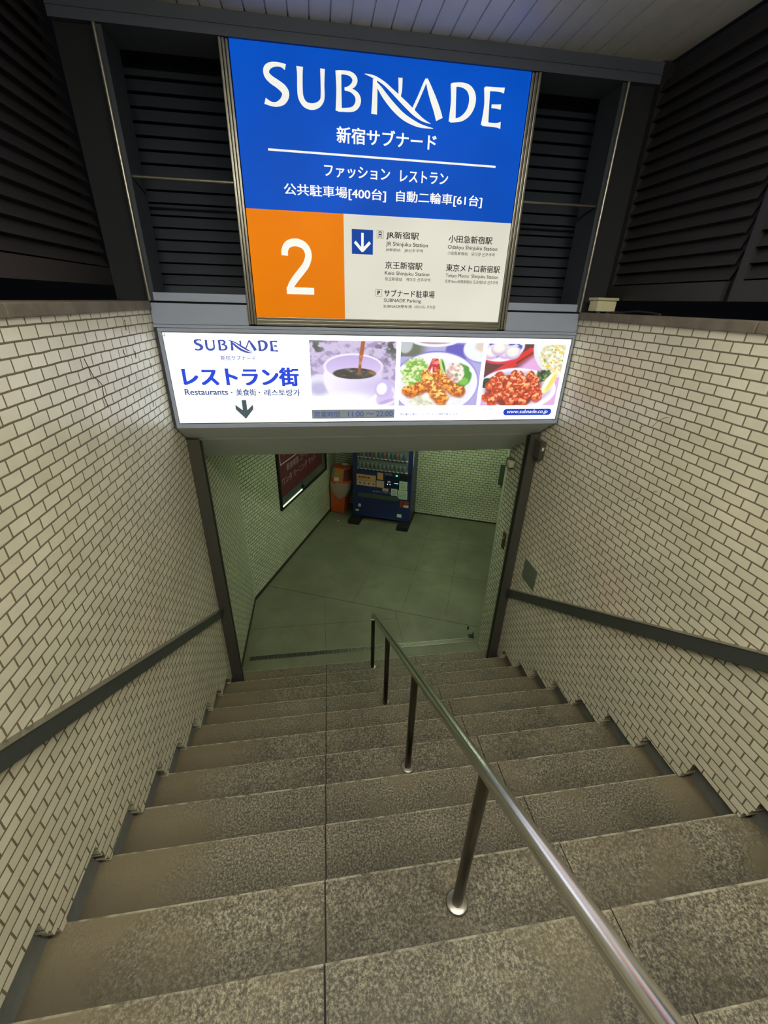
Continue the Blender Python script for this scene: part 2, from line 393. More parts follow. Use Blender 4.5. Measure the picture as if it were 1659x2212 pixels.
def stroke(mb, pts, y, sub=5):
    """variable-width brush line in the XZ plane, Catmull-Rom smoothed"""
    P = [Vector(p) for p in pts]; Q = []
    if len(P) > 2:
        for i in range(len(P) - 1):
            p0 = P[max(i - 1, 0)]; p1 = P[i]; p2 = P[i + 1]; p3 = P[min(i + 2, len(P) - 1)]
            for k in range(sub):
                t = k / sub
                Q.append(0.5 * ((2 * p1) + (p2 - p0) * t + (2 * p0 - 5 * p1 + 4 * p2 - p3) * t * t + (3 * p1 - p0 - 3 * p2 + p3) * t ** 3))
        Q.append(P[-1])
    else: Q = P
    vs = []
    for i, q in enumerate(Q):
        a = Q[max(i - 1, 0)]; b = Q[min(i + 1, len(Q) - 1)]
        d = Vector((b.x - a.x, b.y - a.y)); d.normalize(); n = Vector((-d.y, d.x)) * abs(q.z) / 2
        vs += [(q.x + n.x, y, q.y + n.y), (q.x - n.x, y, q.y - n.y)]
    mb._add(vs, [(2 * i, 2 * i + 1, 2 * i + 3, 2 * i + 2) for i in range(len(Q) - 1)])
    return mb

# ================================================================== THE SETTING
def wall(name, mb, mat, loc, rot):
    o = obj(name, mb, mat, None, loc=loc, rotz=rot, world=False)
    return tag(o, kind='structure')

def stair_wall(lo, side):
    """profile of the tiled face in (along, z): level top, bottom cut in steps a little above every tread"""
    rs = random.Random(7 if side < 0 else 9)
    y0, y1 = -2.4, 2.80
    pts = [(y0, 1.905), (y1, 1.905)]
    kmax = 10
    low = []
    for k in range(kmax, KTOP, -1):
        ya, yb = (k - 1) * T, min(k * T, y1)
        ztread = -k * RI; zb = -(k - 1) * RI + lo
        tooth = 0.060 + rs.uniform(-0.012, 0.012)
        if k == kmax:
            low += [(yb, ztread), (yb - 0.002, zb)] if False else [(yb, zb)]
            low += [(ya + 0.002, zb)]
            continue
        low += [(yb, ztread + 0.002), (yb - tooth * 0.45, ztread + 0.004), (yb - tooth * 0.5, ztread + 0.052),
                (yb - tooth * 0.8, ztread + 0.054), (yb - tooth * 0.85, ztread + 0.105), (yb - tooth, ztread + 0.108), (yb - tooth * 1.02, zb)]
        low += [(ya + 0.002, zb + rs.uniform(-0.004, 0.004))]
    pts += low + [(y0, -KTOP * RI - 0.2)]
    return pts

w = MB().prism(stair_wall(0.018, -1), 'y', 0.0, 0.04)
wall('wall_left', w, M['tile_left'], (XL, 0, 0), PI / 2)
w = MB().prism([(x, z) for x, z in stair_wall(-0.006, 1)], 'y', -0.062, 0.0)
wall('wall_right', w, M['tile_right'], (XR, 0, 0), PI / 2)
# rough backing behind the tiles, seen in the slots at the end of every tread
b = MB().box(XL - 0.19, XL - 0.043, -2.4, 2.80, -2.4, 1.90); tag(obj('wall_backing_left', b, M['mortar']), kind='structure')
b = MB().box(XR + 0.065, XR + 0.19, -2.4, 2.80, -2.4, 1.90); tag(obj('wall_backing_right', b, M['mortar']), kind='structure')
# coping
for nm, x0, x1 in (('trim_1', XL - 0.20, XL + 0.014), ('trim_2', XR - 0.014, XR + 0.20)):
    b = MB()
    ys = [-2.4, -1.2, 0.0, 1.15, 2.55]
    for i in range(4): b.bevbox(x0, x1, ys[i] + 0.002, ys[i + 1] - 0.002, 1.905, 1.955, 0.006)
    tag(obj(nm, b, M['coping']), kind='structure')

# corridor walls (they swing to the right below the stair)
w = MB().prism([(0, FLOOR), (1.66, FLOOR), (1.66, CEIL_B + 0.5), (0, CEIL_B + 0.5)], 'y', 0, 0.12)
wall('wall_pier_left', w, M['tile_low'], (-1.098, 2.84, 0), PI / 2)
LW = 3.50
w = MB().box(0, LW, 0, 0.12, FLOOR, CEIL_B + 0.05)
wall('wall_corridor_left', w, M['tile_low'], (-1.098, 4.50, 0), math.atan2(WX.y, WX.x))
w = MB().box(-0.12, 3.6, 0, 0.12, FLOOR, CEIL_B + 0.05)
wall('wall_corridor_back', w, M['tile_low'], (BC.x, BC.y, 0), BROT)
w = MB().box(0, 0.5, -0.12, 0, FLOOR, CEIL_B + 0.5)
wall('wall_pier_right', w, M['tile_low'], (XR + 0.004, 2.80, 0), PI / 2)
RD = Vector((3.386 - 1.888, 6.424 - 3.29, 0)); RL = RD.length
w = MB().box(0, RL + 0.1, -0.12, 0, FLOOR, CEIL_B + 0.05)
wall('wall_corridor_right', w, M['tile_low'], (1.888, 3.29, 0), math.atan2(RD.y, RD.x))

# skirtings
b = MB().box(0, 1.66, -0.008, 0.0, FLOOR, FLOOR + 0.055); o = wall('baseboard_pier', b, M['base'], (-1.098, 2.84, 0), PI / 2)
b = MB().box(0, LW, -0.008, 0.0, FLOOR, FLOOR + 0.055); wall('baseboard_left', b, M['base'], (-1.098, 4.50, 0), math.atan2(WX.y, WX.x))
b = MB().box(0, 3.5, -0.006, 0.0, FLOOR, FLOOR + 0.03); wall('baseboard_back', b, M['base'], (BC.x, BC.y, 0), BROT)

# floor with its joints
b = MB().prism([(-1.3, 3.0), (2.1, 3.0), (4.2, 6.2), (0.5, 8.3), (-1.3, 4.6)], 'z', FLOOR - 0.1, FLOOR)
b.mat(1)
def joint(a, c, wd=0.004):
    a = Vector(a); c = Vector(c); d = (c - a).normalized(); n = Vector((-d.y, d.x)) * wd / 2
    b.prism([tuple(a + n), tuple(c + n), tuple(c - n), tuple(a - n)], 'z', FLOOR - 0.001, FLOOR + 0.0006)
joint((-1.05, 4.88), (1.98, 3.585), 0.009)
joint((-1.098, 3.89), (0.91, 3.88)); joint((-0.09, 3.40), (-0.09, 4.46)); joint((0.91, 3.40), (0.91, 4.03))
rd = Vector((UX.x, UX.y)); wd_ = Vector((WX.x, WX.y)); p0 = Vector((1.597, 3.829))
joint(p0, p0 + wd_ * 2.6); joint(p0 - rd * 0.62, p0 - rd * 0.62 + wd_ * 2.9)
joint(p0 + wd_ * 1.02 - rd * 1.3, p0 + wd_ * 1.02 + rd * 0.75); joint(p0 + wd_ * 2.1 - rd * 2.3, p0 + wd_ * 2.1 + rd * 1.3)
joint(p0 - rd * 1.35, p0 - rd * 1.35 + wd_ * 2.9)
tag(obj('floor', b, [M['floor'], M['floor_joint']]), kind='structure')

# ceilings
b = MB().box(-1.32, 2.12, -3.2, 2.80, CEIL_T + 0.012, CEIL_T + 0.06).mat(1)
x = -1.27
b.mat(0)
n0 = math.floor(-1.30 / 0.108)
for i in range(n0, 20):
    xa, xb = i * 0.108 + 0.004, (i + 1) * 0.108 - 0.004
    if xb > 2.12: break
    b.box(xa, xb, -3.2, 2.62, CEIL_T, CEIL_T + 0.02)
tag(obj('ceiling', b, [M['ceil'], M['black']]), kind='structure')
b = MB().prism([(2.805, 0.969), (3.32, CEIL_B), (3.32, CEIL_B + 0.06), (3.0, 1.2), (2.805, 1.3)], 'x', XL - 0.02, XR + 0.02)
b.prism([(-1.3, 3.32), (2.2, 3.32), (4.2, 6.2), (0.5, 8.3), (-1.3, 4.6)], 'z', CEIL_B, CEIL_B + 0.06)
tag(obj('ceiling_corridor', b, M['soffit']), kind='structure')

# ================================================================== STAIRS
st = thing('staircase', 'wide worn granite staircase going down between the two tiled walls', 'stairs', (0.4, 3.0, FLOOR))
def step_mesh(k):
    rs = random.Random(k + 50)
    b = MB(); ya, yb, z = (k - 1) * T, k * T, -k * RI
    if k == KTOP: ya = -3.2
    x_cuts = [XL - 0.06, JL, JR, XR + 0.07]
    for i in range(3):
        xa, xb = x_cuts[i] + (0.0036 if i == 1 else 0.0026), x_cuts[i + 1] - (0.0036 if i == 0 else 0.0026)
        dz = rs.uniform(-0.0012, 0.0012)
        ny = yb + rs.uniform(-0.002, 0.002)
        # chamfered, slightly rounded nosing; profile in (y,z)
        prof = [(ya, z + dz), (ny - 0.007, z + dz), (ny - 0.002, z - 0.002 + dz), (ny, z - 0.007 + dz), (ny, z - RI - 0.01), (ya, z - RI - 0.01)]
        b.prism(prof, 'x', xa, xb)
    b.mat(1); b.box(XL - 0.05, XR + 0.06, ya + 0.01, yb - 0.006, z - RI - 0.012, z - 0.006)
    return b
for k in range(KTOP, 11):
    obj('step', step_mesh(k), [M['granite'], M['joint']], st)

# ================================================================== DRAIN GRATING at the foot of the stair
g = MB()
g.box(-1.02, 1.84, 3.325, 3.329, FLOOR, FLOOR + 0.005); g.box(-1.02, 1.84, 3.392, 3.396, FLOOR, FLOOR + 0.005)
x = -1.015
while x < 1.835:
    g.box(x, x + 0.005, 3.329, 3.392, FLOOR, FLOOR + 0.004); x += 0.0145
g.mat(1); g.box(-1.02, 1.84, 3.329, 3.392, FLOOR - 0.002, FLOOR + 0.0006)
tag(obj('drain_grating', g, [M['steel'], M['black']], None, loc=(0.41, 3.36, FLOOR)), 'narrow slotted metal drain grating across the floor at the foot of the stairs', 'drain')

# ================================================================== ROLLING SHUTTER GUIDES
for nm, xa, xb, lab in (('l', XL, XL + 0.095, 'dark metal shutter guide post standing against the left tiled wall'),
                        ('r', XR - 0.09, XR, 'dark metal shutter guide post standing against the right tiled wall')):
    t = thing('shutter_guide', lab, 'post', ((xa + xb) / 2, 2.80, -10 * RI), group='rolling shutter guide posts')
    g = MB()
    if nm == 'l':
        g.box(xa, xb, 2.76, 2.775, -10 * RI, 0.985); g.box(xa, xb, 2.825, 2.84, -10 * RI, 0.96); g.box(xa, xa + 0.012, 2.775, 2.825, -10 * RI, 0.97)
    else:
        g.box(xa, xb, 2.76, 2.775, -10 * RI, 0.985); g.box(xa, xb, 2.825, 2.84, -10 * RI, 0.96); g.box(xb - 0.012, xb, 2.775, 2.825, -10 * RI, 0.97)
    obj('channel', g, M['guide'], t)
    g = MB(); xm = xa + 0.012 if nm == 'l' else xa
    g.box(xm, xm + 0.078, 2.776, 2.824, -10 * RI, 0.965)
    obj('slot_lining', g, M['black'], t)

# ================================================================== WALL HANDRAILS
SL = -RI / T
def wall_rail(side):
    xw = XL if side < 0 else XR
    xo = xw + 0.036 if side < 0 else xw - 0.036
    lab = 'dark grey flat handrail fixed along the %s tiled wall' % ('left' if side < 0 else 'right')
    t = thing('wall_handrail', lab, 'handrail', (xw, 2.75, SL * 2.75 + 0.9), group='flat wall handrails')
    top = 0.963; h = 0.085 if side < 0 else 0.095
    ya, yb = -2.3, 2.762
    b = MB(); x0, x1 = min(xw, xo), max(xw, xo)
    b.prism([(ya, SL * ya + top - 0.004), (yb, SL * yb + top - 0.004), (yb, SL * yb + top - h), (ya, SL * ya + top - h)], 'x', x0, x1)
    obj('rail', b, M['rail_paint'], t, bevel=0.004)
    b = MB(); xa, xb = (xw, xo + 0.003) if side < 0 else (xo - 0.003, xw)
    b.prism([(ya, SL * ya + top), (yb, SL * yb + top), (yb, SL * yb + top - 0.0035), (ya, SL * ya + top - 0.0035)], 'x', xa, xb)
    obj('top_strip', b, M['steel'], t)
wall_rail(-1); wall_rail(1)

# ================================================================== CENTRE HANDRAIL
XC = 0.44
t = thing('stair_handrail', 'round polished steel handrail on posts down the middle of the stairs', 'handrail', (XC, 2.89, -10 * RI))
RS, RA = -0.627, 0.784
def railz(y): return RA + RS * y
yb = 2.885
pts = [(XC, -2.2, railz(-2.2)), (XC, yb - 0.045, railz(yb - 0.045))]
for a in range(1, 6):
    f = a / 5; pts.append((XC, yb - 0.045 + 0.045 * math.sin(f * PI / 2), railz(yb - 0.045) - 0.028 * f - 0.035 * (1 - math.cos(f * PI / 2))))
rail = MB().tube(pts, 0.0235, 28)
obj('rail', rail, M['rail_steel'], t)
for k, y in ((10, 2.885), (7, 1.96), (4, 1.048), (1, 0.152), (-2, -0.76), (-4, -1.36)):
    z0 = -k * RI
    ztop = railz(y) - (0.062 if k == 10 else 0.01)
    po = obj('post', MB().tube([(XC, y, z0), (XC, y, ztop)], 0.0208, 20), M['post_steel'], t)
    obj('flange', MB().lathe([(0.021, z0 + 0.010), (0.040, z0 + 0.009), (0.046, z0 + 0.005), (0.046, z0)], (XC, y), 28), M['steel'], po)
    

# ================================================================== ENTRANCE FRONT ABOVE THE STAIRS
fr = thing('sign_support_frame', 'grey metal framework with open louver bays around the big blue sign', 'frame', (0.4, YF + 0.1, 1.955))
def part(name, mb, mat, par=fr, **k): return obj(name, mb, mat, par, **k)
ZR = 1.955
part('outer_post', MB().box(XL, XL + 0.014, YF, YF + 0.25, ZR, 3.19).box(XL + 0.014, XL + 0.036, YF + 0.012, YF + 0.25, ZR, 3.19).box(XL + 0.0, XL + 0.045, YF + 0.004, YF + 0.012, ZR, 3.19), M['slat_bay'])
part('outer_post', MB().box(XR - 0.014, XR, YF, YF + 0.25, ZR, 3.19).box(XR - 0.036, XR - 0.014, YF + 0.012, YF + 0.25, ZR, 3.19).box(XR - 0.045, XR, YF + 0.004, YF + 0.012, ZR, 3.19), M['slat_bay'])
part('post_edge_strip', MB().tube([(XL + 0.012, YF - 0.004, ZR), (XL + 0.012, YF - 0.004, 3.19)], 0.012, 10), M['steel'])
part('post_edge_strip', MB().tube([(XR - 0.012, YF - 0.004, ZR), (XR - 0.012, YF - 0.004, 3.19)], 0.012, 10), M['steel'])
def ribbed(xa, xb):
    b = MB(); w = (xb - xa) / 3
    for i in range(3): b.bevbox(xa + i * w + 0.001, xa + (i + 1) * w - 0.001, YF - 0.012 + 0.005 * i if xa < 0 else YF - 0.002 - 0.005 * i, YF + 0.2, 1.83, 3.19, 0.004)
    return b
part('sign_post', ribbed(-0.474, -0.424), M['steel']); part('sign_post', ribbed(1.262, 1.318), M['steel'])
part('header', MB().box(XL - 0.19, XR + 0.19, YF - 0.01, YF + 0.25, 3.193, CEIL_T).box(XL - 0.19, XR + 0.19, YF - 0.016, YF - 0.01, 3.235, 3.24), M['header'])
for xa, xb in ((XL + 0.036, -0.474), (1.318, XR - 0.036)):
    part('bottom_rail', MB().bevbox(xa, xb, YF, YF + 0.06, 1.957, 2.005, 0.003), M['paint'])
    part('middle_rail', MB().tube([(xa, YF + 0.03, 2.59), (xb, YF + 0.03, 2.59)], 0.009, 12), M['steel'])
    part('lower_panel', MB().bevbox(xa - 0.034, xb, YF + 0.004, YF + 0.05, 1.822, 1.945, 0.002) if xa < 0 else MB().bevbox(xa, xb + 0.034, YF + 0.004, YF + 0.05, 1.822, 1.945, 0.002), M['paint'])
part('dark_gap', MB().box(XL + 0.002, XR - 0.002, YF + 0.02, YF + 0.2, 1.80, 1.957), M['slat_back'])
part('bottom_edge', MB().bevbox(XL + 0.002, XR - 0.002, YF - 0.004, YF + 0.05, 1.802, 1.820, 0.002), M['paint'])

def slats(b, L, z0, z1, pitch=0.068, y0=0.0, x0=0.0):
    z = z0
    while z + 0.06 < z1:
        b.prism([(y0, z), (y0 + 0.008, z), (y0 + 0.042, z + 0.061), (y0 + 0.034, z + 0.061)], 'x', x0, x0 + L); z += pitch
    return b
def louver(label, loc, rot, L, z0, z1, sm=None):
    sm = sm or M['slat']
    t = thing('louver_panel', label, 'louver', loc, rot, group='louver screens around the entrance')
    h = z1 - z0
    obj('slat_panel', slats(MB(), L, 0.10, h - 0.02), sm, t, world=False)
    obj('bottom_board', MB().box(0, L, -0.006, 0.02, 0.0, 0.092), sm, t, world=False)
    obj('backing', MB().box(0, L, 0.06, 0.07, 0.0, h), M['slat_back'], t, world=False)
    obj('end_stile', MB().box(0, 0.045, -0.004, 0.058, 0.0, h), M['slat'], t, world=False)
    return t
# facing into the stairwell: local y+ points away from it
ZL0 = 2.036
louver('dark horizontal louver screen above the left wall, beside the sign', (XL - 0.195, -0.6, ZL0), PI / 2, 3.178, ZL0, CEIL_T)
louver('dark louver screen above the right wall, next to the cream box', (XR + 0.19, 2.578, ZL0), -PI / 2, 0.985, ZL0, CEIL_T)
louver('dark louver screen above the right wall, at the right edge', (XR + 0.20, 1.555, ZL0), -PI / 2, 3.0, ZL0, CEIL_T)
louver('dim louver screen seen through the open bay left of the blue sign', (XL - 0.1, YF + 0.42, 1.96), 0, 0.75, 1.96, CEIL_T, M['slat_bay'])
louver('dim louver screen seen through the open bay right of the blue sign', (1.25, YF + 0.42, 1.96), 0, 0.75, 1.96, CEIL_T, M['slat_bay'])
for x, y, lab in ((XR + 0.17, 1.16, 'short dark stub post on the right coping carrying the louver screen'), (XL - 0.17, 0.2, 'short dark stub post on the left coping carrying the louver screen')):
    tag(obj('stub_post', MB().bevbox(x - 0.03, x + 0.03, y - 0.03, y + 0.03, 1.955, 2.036, 0.003), M['slat'], None, loc=(x, y, 1.955)), lab, 'post')
b = MB().box(XL - 0.19, XR + 0.19, YF + 0.52, YF + 0.55, 1.2, CEIL_T)
tag(obj('wall_behind_sign', b, M['slat_back']), kind='structure')
b = MB().box(XL - 0.19, XL - 0.02, 2.56, 2.80, 1.135, 1.955).box(XR + 0.02, XR + 0.19, 2.56, 2.80, 1.135, 1.955)
tag(obj('wall_end', b, M['mortar']), kind='structure')
for x0, x1 in ((XL - 0.19, XL - 0.001), (XR + 0.001, XR + 0.19)):
    tag(obj('wall_wing', MB().box(x0, x1, YF + 0.03, YF + 0.05, 1.957, CEIL_T), M['slat_back']), kind='structure')

# ================================================================== BIG BLUE SIGN
SX0, SX1, SZ0, SZ1 = -0.419, 1.258, 1.878, 3.190
sg = thing('illuminated_sign', 'big backlit blue, orange and white SUBNADE sign above the stair entrance', 'sign', ((SX0 + SX1) / 2, YF + 0.06, 1.83))
obj('housing', MB().box(SX0, SX1, YF + 0.02, YF + 0.2, SZ0 - 0.02, SZ1), M['paint_d'], sg)
ZS = 2.4665; XS = 0.164
obj('blue_panel', rect(MB(), SX0, SX1, ZS, SZ1, YF + 0.005, 0.01), M['s_blue'], sg)
obj('orange_panel', rect(MB(), SX0, XS, SZ0, ZS, YF + 0.005, 0.01), M['s_orange'], sg)
obj('white_panel', rect(MB(), XS, SX1, SZ0, ZS, YF + 0.005, 0.01), M['s_white'], sg)
fb = MB()
for i, (z0, z1, y) in enumerate(((1.862, 1.877, 0.0), (1.842, 1.861, -0.008), (1.826, 1.841, -0.004))): fb.bevbox(SX0 - 0.004, SX1 + 0.004, YF + y, YF + 0.05, z0, z1, 0.002)
obj('bottom_frame', fb, M['steel'], sg)
Y1 = YF - 0.0015
LOGO = {'S': [(-0.1365, 3.1012, 0.0249), (-0.1586, 3.1079, 0.0175), (-0.1872, 3.1087, 0.0185), (-0.2174, 3.1018, 0.0246), (-0.2373, 3.0858, 0.0308), (-0.2374, 3.0643, 0.031), (-0.2155, 3.0458, 0.0332), (-0.1808, 3.0296, 0.0345), (-0.1531, 3.012, 0.0379), (-0.1432, 2.9912, 0.0381), (-0.1602, 2.9635, 0.0319), (-0.1932, 2.9474, 0.0212), (-0.2248, 2.9468, 0.019), (-0.2573, 2.9574, 0.0274)], 'U': [(-0.0605, 3.1102, 0.0355), (-0.0615, 3.0777, 0.0294), (-0.0646, 3.0145, 0.0297), (-0.0602, 2.9827, 0.0299), (-0.0404, 2.9582, 0.028), (-0.0064, 2.9507, 0.0281), (0.0286, 2.9589, 0.026), (0.0521, 2.9786, 0.0217), (0.0585, 3.0034, 0.0216), (0.0592, 3.0475, 0.0203), (0.0618, 3.1104, 0.0254)], 'B1': [(0.1475, 3.11, 0.032), (0.1488, 3.0301, 0.0282), (0.1457, 2.9423, 0.0352)], 'B2': [(0.1441, 3.1027, 0.0171), (0.1868, 3.1044, 0.0171), (0.2189, 3.099, 0.0215), (0.2382, 3.0807, 0.0282), (0.2294, 3.0585, 0.0239), (0.2043, 3.0438, 0.0152), (0.1804, 3.0388, 0.0109)], 'B3': [(0.1803, 3.0372, 0.0109), (0.2183, 3.0336, 0.0174), (0.2477, 3.0171, 0.0263), (0.2564, 2.9931, 0.0309), (0.2431, 2.9674, 0.0266), (0.212, 2.9527, 0.0199), (0.1403, 2.9478, 0.0154)], 'N1': [(0.3491, 3.0914, 0.0219), (0.3507, 3.0611, 0.0264), (0.3495, 2.9956, 0.0301), (0.347, 2.9428, 0.0337)], 'N2': [(0.493, 3.1071, 0.0243), (0.4941, 3.0554, 0.0201), (0.4881, 3.0121, 0.009)], 'W1': [(0.2923, 3.1078, 0.0022), (0.3435, 3.099, 0.0131), (0.3988, 3.0783, 0.0154), (0.444, 3.0517, 0.0178), (0.49, 3.0222, 0.0225), (0.5367, 2.9922, 0.025), (0.5843, 2.9616, 0.023), (0.6322, 2.9374, 0.0139), (0.68, 2.9233, 0.0023)], 'W2': [(0.3526, 3.0789, 0.0088), (0.3773, 3.0549, 0.0221), (0.4115, 3.0207, 0.029), (0.4577, 2.9824, 0.0316), (0.5103, 2.948, 0.0297), (0.5633, 2.9259, 0.0254), (0.6224, 2.9099, 0.0163), (0.6969, 2.9034, 0.0023)], 'A1': [(0.6425, 3.1135, 0.0112), (0.6326, 3.0941, 0.0158), (0.6078, 3.0431, 0.0159), (0.5822, 2.9954, 0.016), (0.5645, 2.9645, 0.0137)], 'A2': [(0.6425, 3.1135, 0.0135), (0.6623, 3.0759, 0.0272), (0.689, 3.0281, 0.0367), (0.7121, 2.9875, 0.0394), (0.7309, 2.9458, 0.0421)], 'D1': [(0.8003, 3.1066, 0.0343), (0.8074, 3.0281, 0.0302), (0.8082, 2.9406, 0.0425)], 'D2': [(0.7918, 3.1003, 0.016), (0.8491, 3.1037, 0.0207), (0.8911, 3.0927, 0.0301), (0.9156, 3.0653, 0.0396), (0.9192, 3.0275, 0.0399), (0.9016, 2.9877, 0.033), (0.8656, 2.9593, 0.0236), (0.8253, 2.9478, 0.0165), (0.796, 2.9441, 0.0141)], 'E1': [(1.0008, 3.105, 0.0373), (1.0087, 3.0253, 0.0308), (1.0078, 2.9381, 0.0457)], 'E2': [(0.99, 3.0984, 0.0187), (1.0725, 3.1002, 0.0188), (1.1062, 3.0985, 0.026)], 'E3': [(1.0386, 3.0257, 0.0166), (1.0722, 3.0263, 0.0191), (1.0963, 3.0263, 0.0239)], 'E4': [(0.9937, 2.9442, 0.0192), (1.0729, 2.9433, 0.0194), (1.1069, 2.9447, 0.0316)]}
def logo(mb, f=lambda x, z, w: (x, z, w), y=Y1):
    for p in LOGO.values(): stroke(mb, [f(*q) for q in p], y)
    return mb
obj('logo_lettering', logo(MB()), M['s_letter'], sg)
for s, x0, x1, z0, z1, bo in (('新宿サブナード', 0.131, 0.722, 2.803, 2.878, .020), ('ファッション', 0.054, 0.448, 2.643, 2.701, .018), ('レストラン', 0.510, 0.81, 2.643, 2.701, .018),
    ('公共駐車場[400台]', -0.187, 0.427, 2.536, 2.600, .016), ('自動二輪車[61台]', 0.49, 1.044, 2.536, 2.600, .016)):
    obj('white_lettering', text_into(MB(), s, x0, x1, z0, z1, Y1, bo), M['s_letter'], sg)
obj('white_line', MB().box(-0.261, 1.106, Y1 - 0.0005, Y1, 2.744, 2.754), M['s_letter'], sg)
b = MB()
# numeral 2 as one brush stroke, squarish terminals
stroke(b, [(-0.209, 2.232, 0.040), (-0.206, 2.262, 0.040), (-0.190, 2.288, 0.040), (-0.160, 2.302, 0.041), (-0.122, 2.303, 0.042), (-0.086, 2.289, 0.042), (-0.066, 2.262, 0.042), (-0.063, 2.228, 0.042), (-0.080, 2.186, 0.042), (-0.112, 2.148, 0.042), (-0.150, 2.107, 0.042), (-0.180, 2.068, 0.040), (-0.189, 2.035, 0.046)], Y1, 6)
b.prism([(-0.212, 2.017), (-0.036, 2.017), (-0.036, 2.057), (-0.212, 2.057)], 'y', Y1 - 0.0004, Y1)
obj('numeral', b, M['s_letter'], sg)
for s, x0, x1, z0, z1, bo in (('JR新宿駅', .434, .646, 2.344, 2.389, .008), ('JR Shinjuku Station', .434, .709, 2.304, 2.333, .004), ('JR新宿站', .433, .529, 2.278, 2.297, .004),
    ('JR신주쿠역', .555, .676, 2.277, 2.298, .004), ('小田急新宿駅', .845, 1.143, 2.344, 2.386, .008), ('Odakyu Shinjuku Station', .844, 1.185, 2.303, 2.331, .004),
    ('小田急新宿站', .845, .983, 2.276, 2.295, .004), ('오다큐 신주쿠역', 1.008, 1.17, 2.275, 2.296, .004), ('京王新宿駅', .431, .681, 2.182, 2.224, .008),
    ('Keio Shinjuku Station', .43, .732, 2.141, 2.169, .004), ('京王新宿站', .431, .548, 2.114, 2.134, .004), ('게이오 신주쿠역', .573, .739, 2.114, 2.135, .004),
    ('東京メトロ新宿駅', .843, 1.222, 2.181, 2.224, .008), ('Tokyo Metro  Shinjuku Station', .844, 1.216, 2.141, 2.168, .004), ('东京Metro地铁新宿站', .843, 1.031, 2.113, 2.133, .004),
    ('도쿄메트로 신주쿠역', 1.042, 1.217, 2.112, 2.134, .004), ('サブナード駐車場', .429, .778, 2.018, 2.062, .008), ('SUBNADE Parking', .428, .685, 1.981, 2.008, .004),
    ('SUBNADE停车场', .426, .622, 1.951, 1.972, .004), ('서브나드 주차장', .638, .789, 1.951, 1.972, .004)):
    obj('station_lettering', text_into(MB(), s, x0, x1, z0, z1, Y1, bo * 1.6), M['s_ink'], sg)
ar = obj('arrow_square', MB().box(0.214, 0.349, Y1 - 0.001, Y1, 2.257, 2.390), M['s_navy'], sg)
b = MB()
stroke(b, [(0.2815, 2.372, 0.016), (0.2815, 2.284, 0.016)], Y1 - 0.002)
stroke(b, [(0.233, 2.323, 0.017), (0.2835, 2.274, 0.017)], Y1 - 0.002); stroke(b, [(0.330, 2.323, 0.017), (0.2795, 2.274, 0.017)], Y1 - 0.002)
obj('down_arrow', b, M['s_letter'], ar)
def pict(x0, x1, z0, z1):
    w_ = 0.0016; b = MB()
    for a in ((x0, x1, z0, z0 + w_), (x0, x1, z1 - w_, z1), (x0, x0 + w_, z0, z1), (x1 - w_, x1, z0, z1)): b.box(a[0], a[1], Y1 - 0.0008, Y1, a[2], a[3])
    return b
obj('train_frame', pict(0.373, 0.416, 2.347, 2.389), M['s_ink'], sg)
b = MB()
# little train: body, windscreen, track
b.prism([(0.384, 2.364), (0.405, 2.364), (0.405, 2.381), (0.401, 2.385), (0.388, 2.385), (0.384, 2.381)], 'y', Y1 - 0.0008, Y1)
stroke(b, [(0.388, 2.363, 0.0025), (0.383, 2.351, 0.0025)], Y1 - 0.001); stroke(b, [(0.401, 2.363, 0.0025), (0.406, 2.351, 0.0025)], Y1 - 0.001)
b.box(0.385, 0.404, Y1 - 0.001, Y1, 2.355, 2.3575)
obj('train_pictogram', b, M['s_ink'], sg)
b = MB().box(0.3875, 0.4015, Y1 - 0.0016, Y1 - 0.001, 2.372, 2.379)
obj('train_windscreen', b, M['s_white'], sg)
obj('parking_frame', pict(0.370, 0.414, 2.019, 2.061), M['s_ink'], sg); obj('parking_letter', text_into(MB(), 'P', 0.383, 0.402, 2.028, 2.053, Y1 - 0.001, 0.05), M['s_inkblue'], sg)

# ================================================================== WHITE RESTAURANT BOARD
bd = thing('restaurant_lightbox', 'long white backlit restaurant board with three food photos, below the blue sign', 'sign', (0.4, YF + 0.12, 1.135))
BX0, BX1, BZ0, BZ1 = XL + 0.021, XR - 0.006, 1.135, 1.800
fx0, fx1, fz0, fz1 = -1.030, 1.856, 1.172, 1.772
obj('housing', MB().box(BX0, BX1, YF + 0.03, 2.795, BZ0, BZ1), M['paint_d'], bd)
obj('sealing_strip', MB().bevbox(XL + 0.001, BX0 - 0.001, YF + 0.004, YF + 0.06, BZ0, BZ1, 0.003), M['seal'], bd)
fb = MB()
fb.bevbox(BX0, BX1, YF - 0.005, YF + 0.04, BZ0, fz0 - 0.008, 0.003); fb.bevbox(BX0, BX1, YF - 0.005, YF + 0.04, fz1 + 0.006, BZ1, 0.003)
fb.bevbox(BX0, fx0 - 0.004, YF - 0.005, YF + 0.04, fz0 - 0.008, fz1 + 0.006, 0.002); fb.bevbox(fx1 + 0.006, BX1, YF - 0.005, YF + 0.04, fz0 - 0.008, fz1 + 0.006, 0.002)
obj('frame', fb, M['paint'], bd)
fb = MB()
fb.box(fx0 - 0.006, fx1 + 0.008, YF - 0.001, YF + 0.03, fz0 - 0.010, fz0); fb.box(fx0 - 0.006, fx1 + 0.008, YF - 0.001, YF + 0.03, fz1, fz1 + 0.008)
fb.box(fx0 - 0.006, fx0, YF - 0.001, YF + 0.03, fz0, fz1); fb.box(fx1, fx1 + 0.008, YF - 0.001, YF + 0.03, fz0, fz1)
obj('inner_bead', fb, M['steel'], bd)
obj('white_face', rect(MB(), fx0, fx1, fz0, fz1, YF + 0.006, 0.008), M['b_white'], bd)
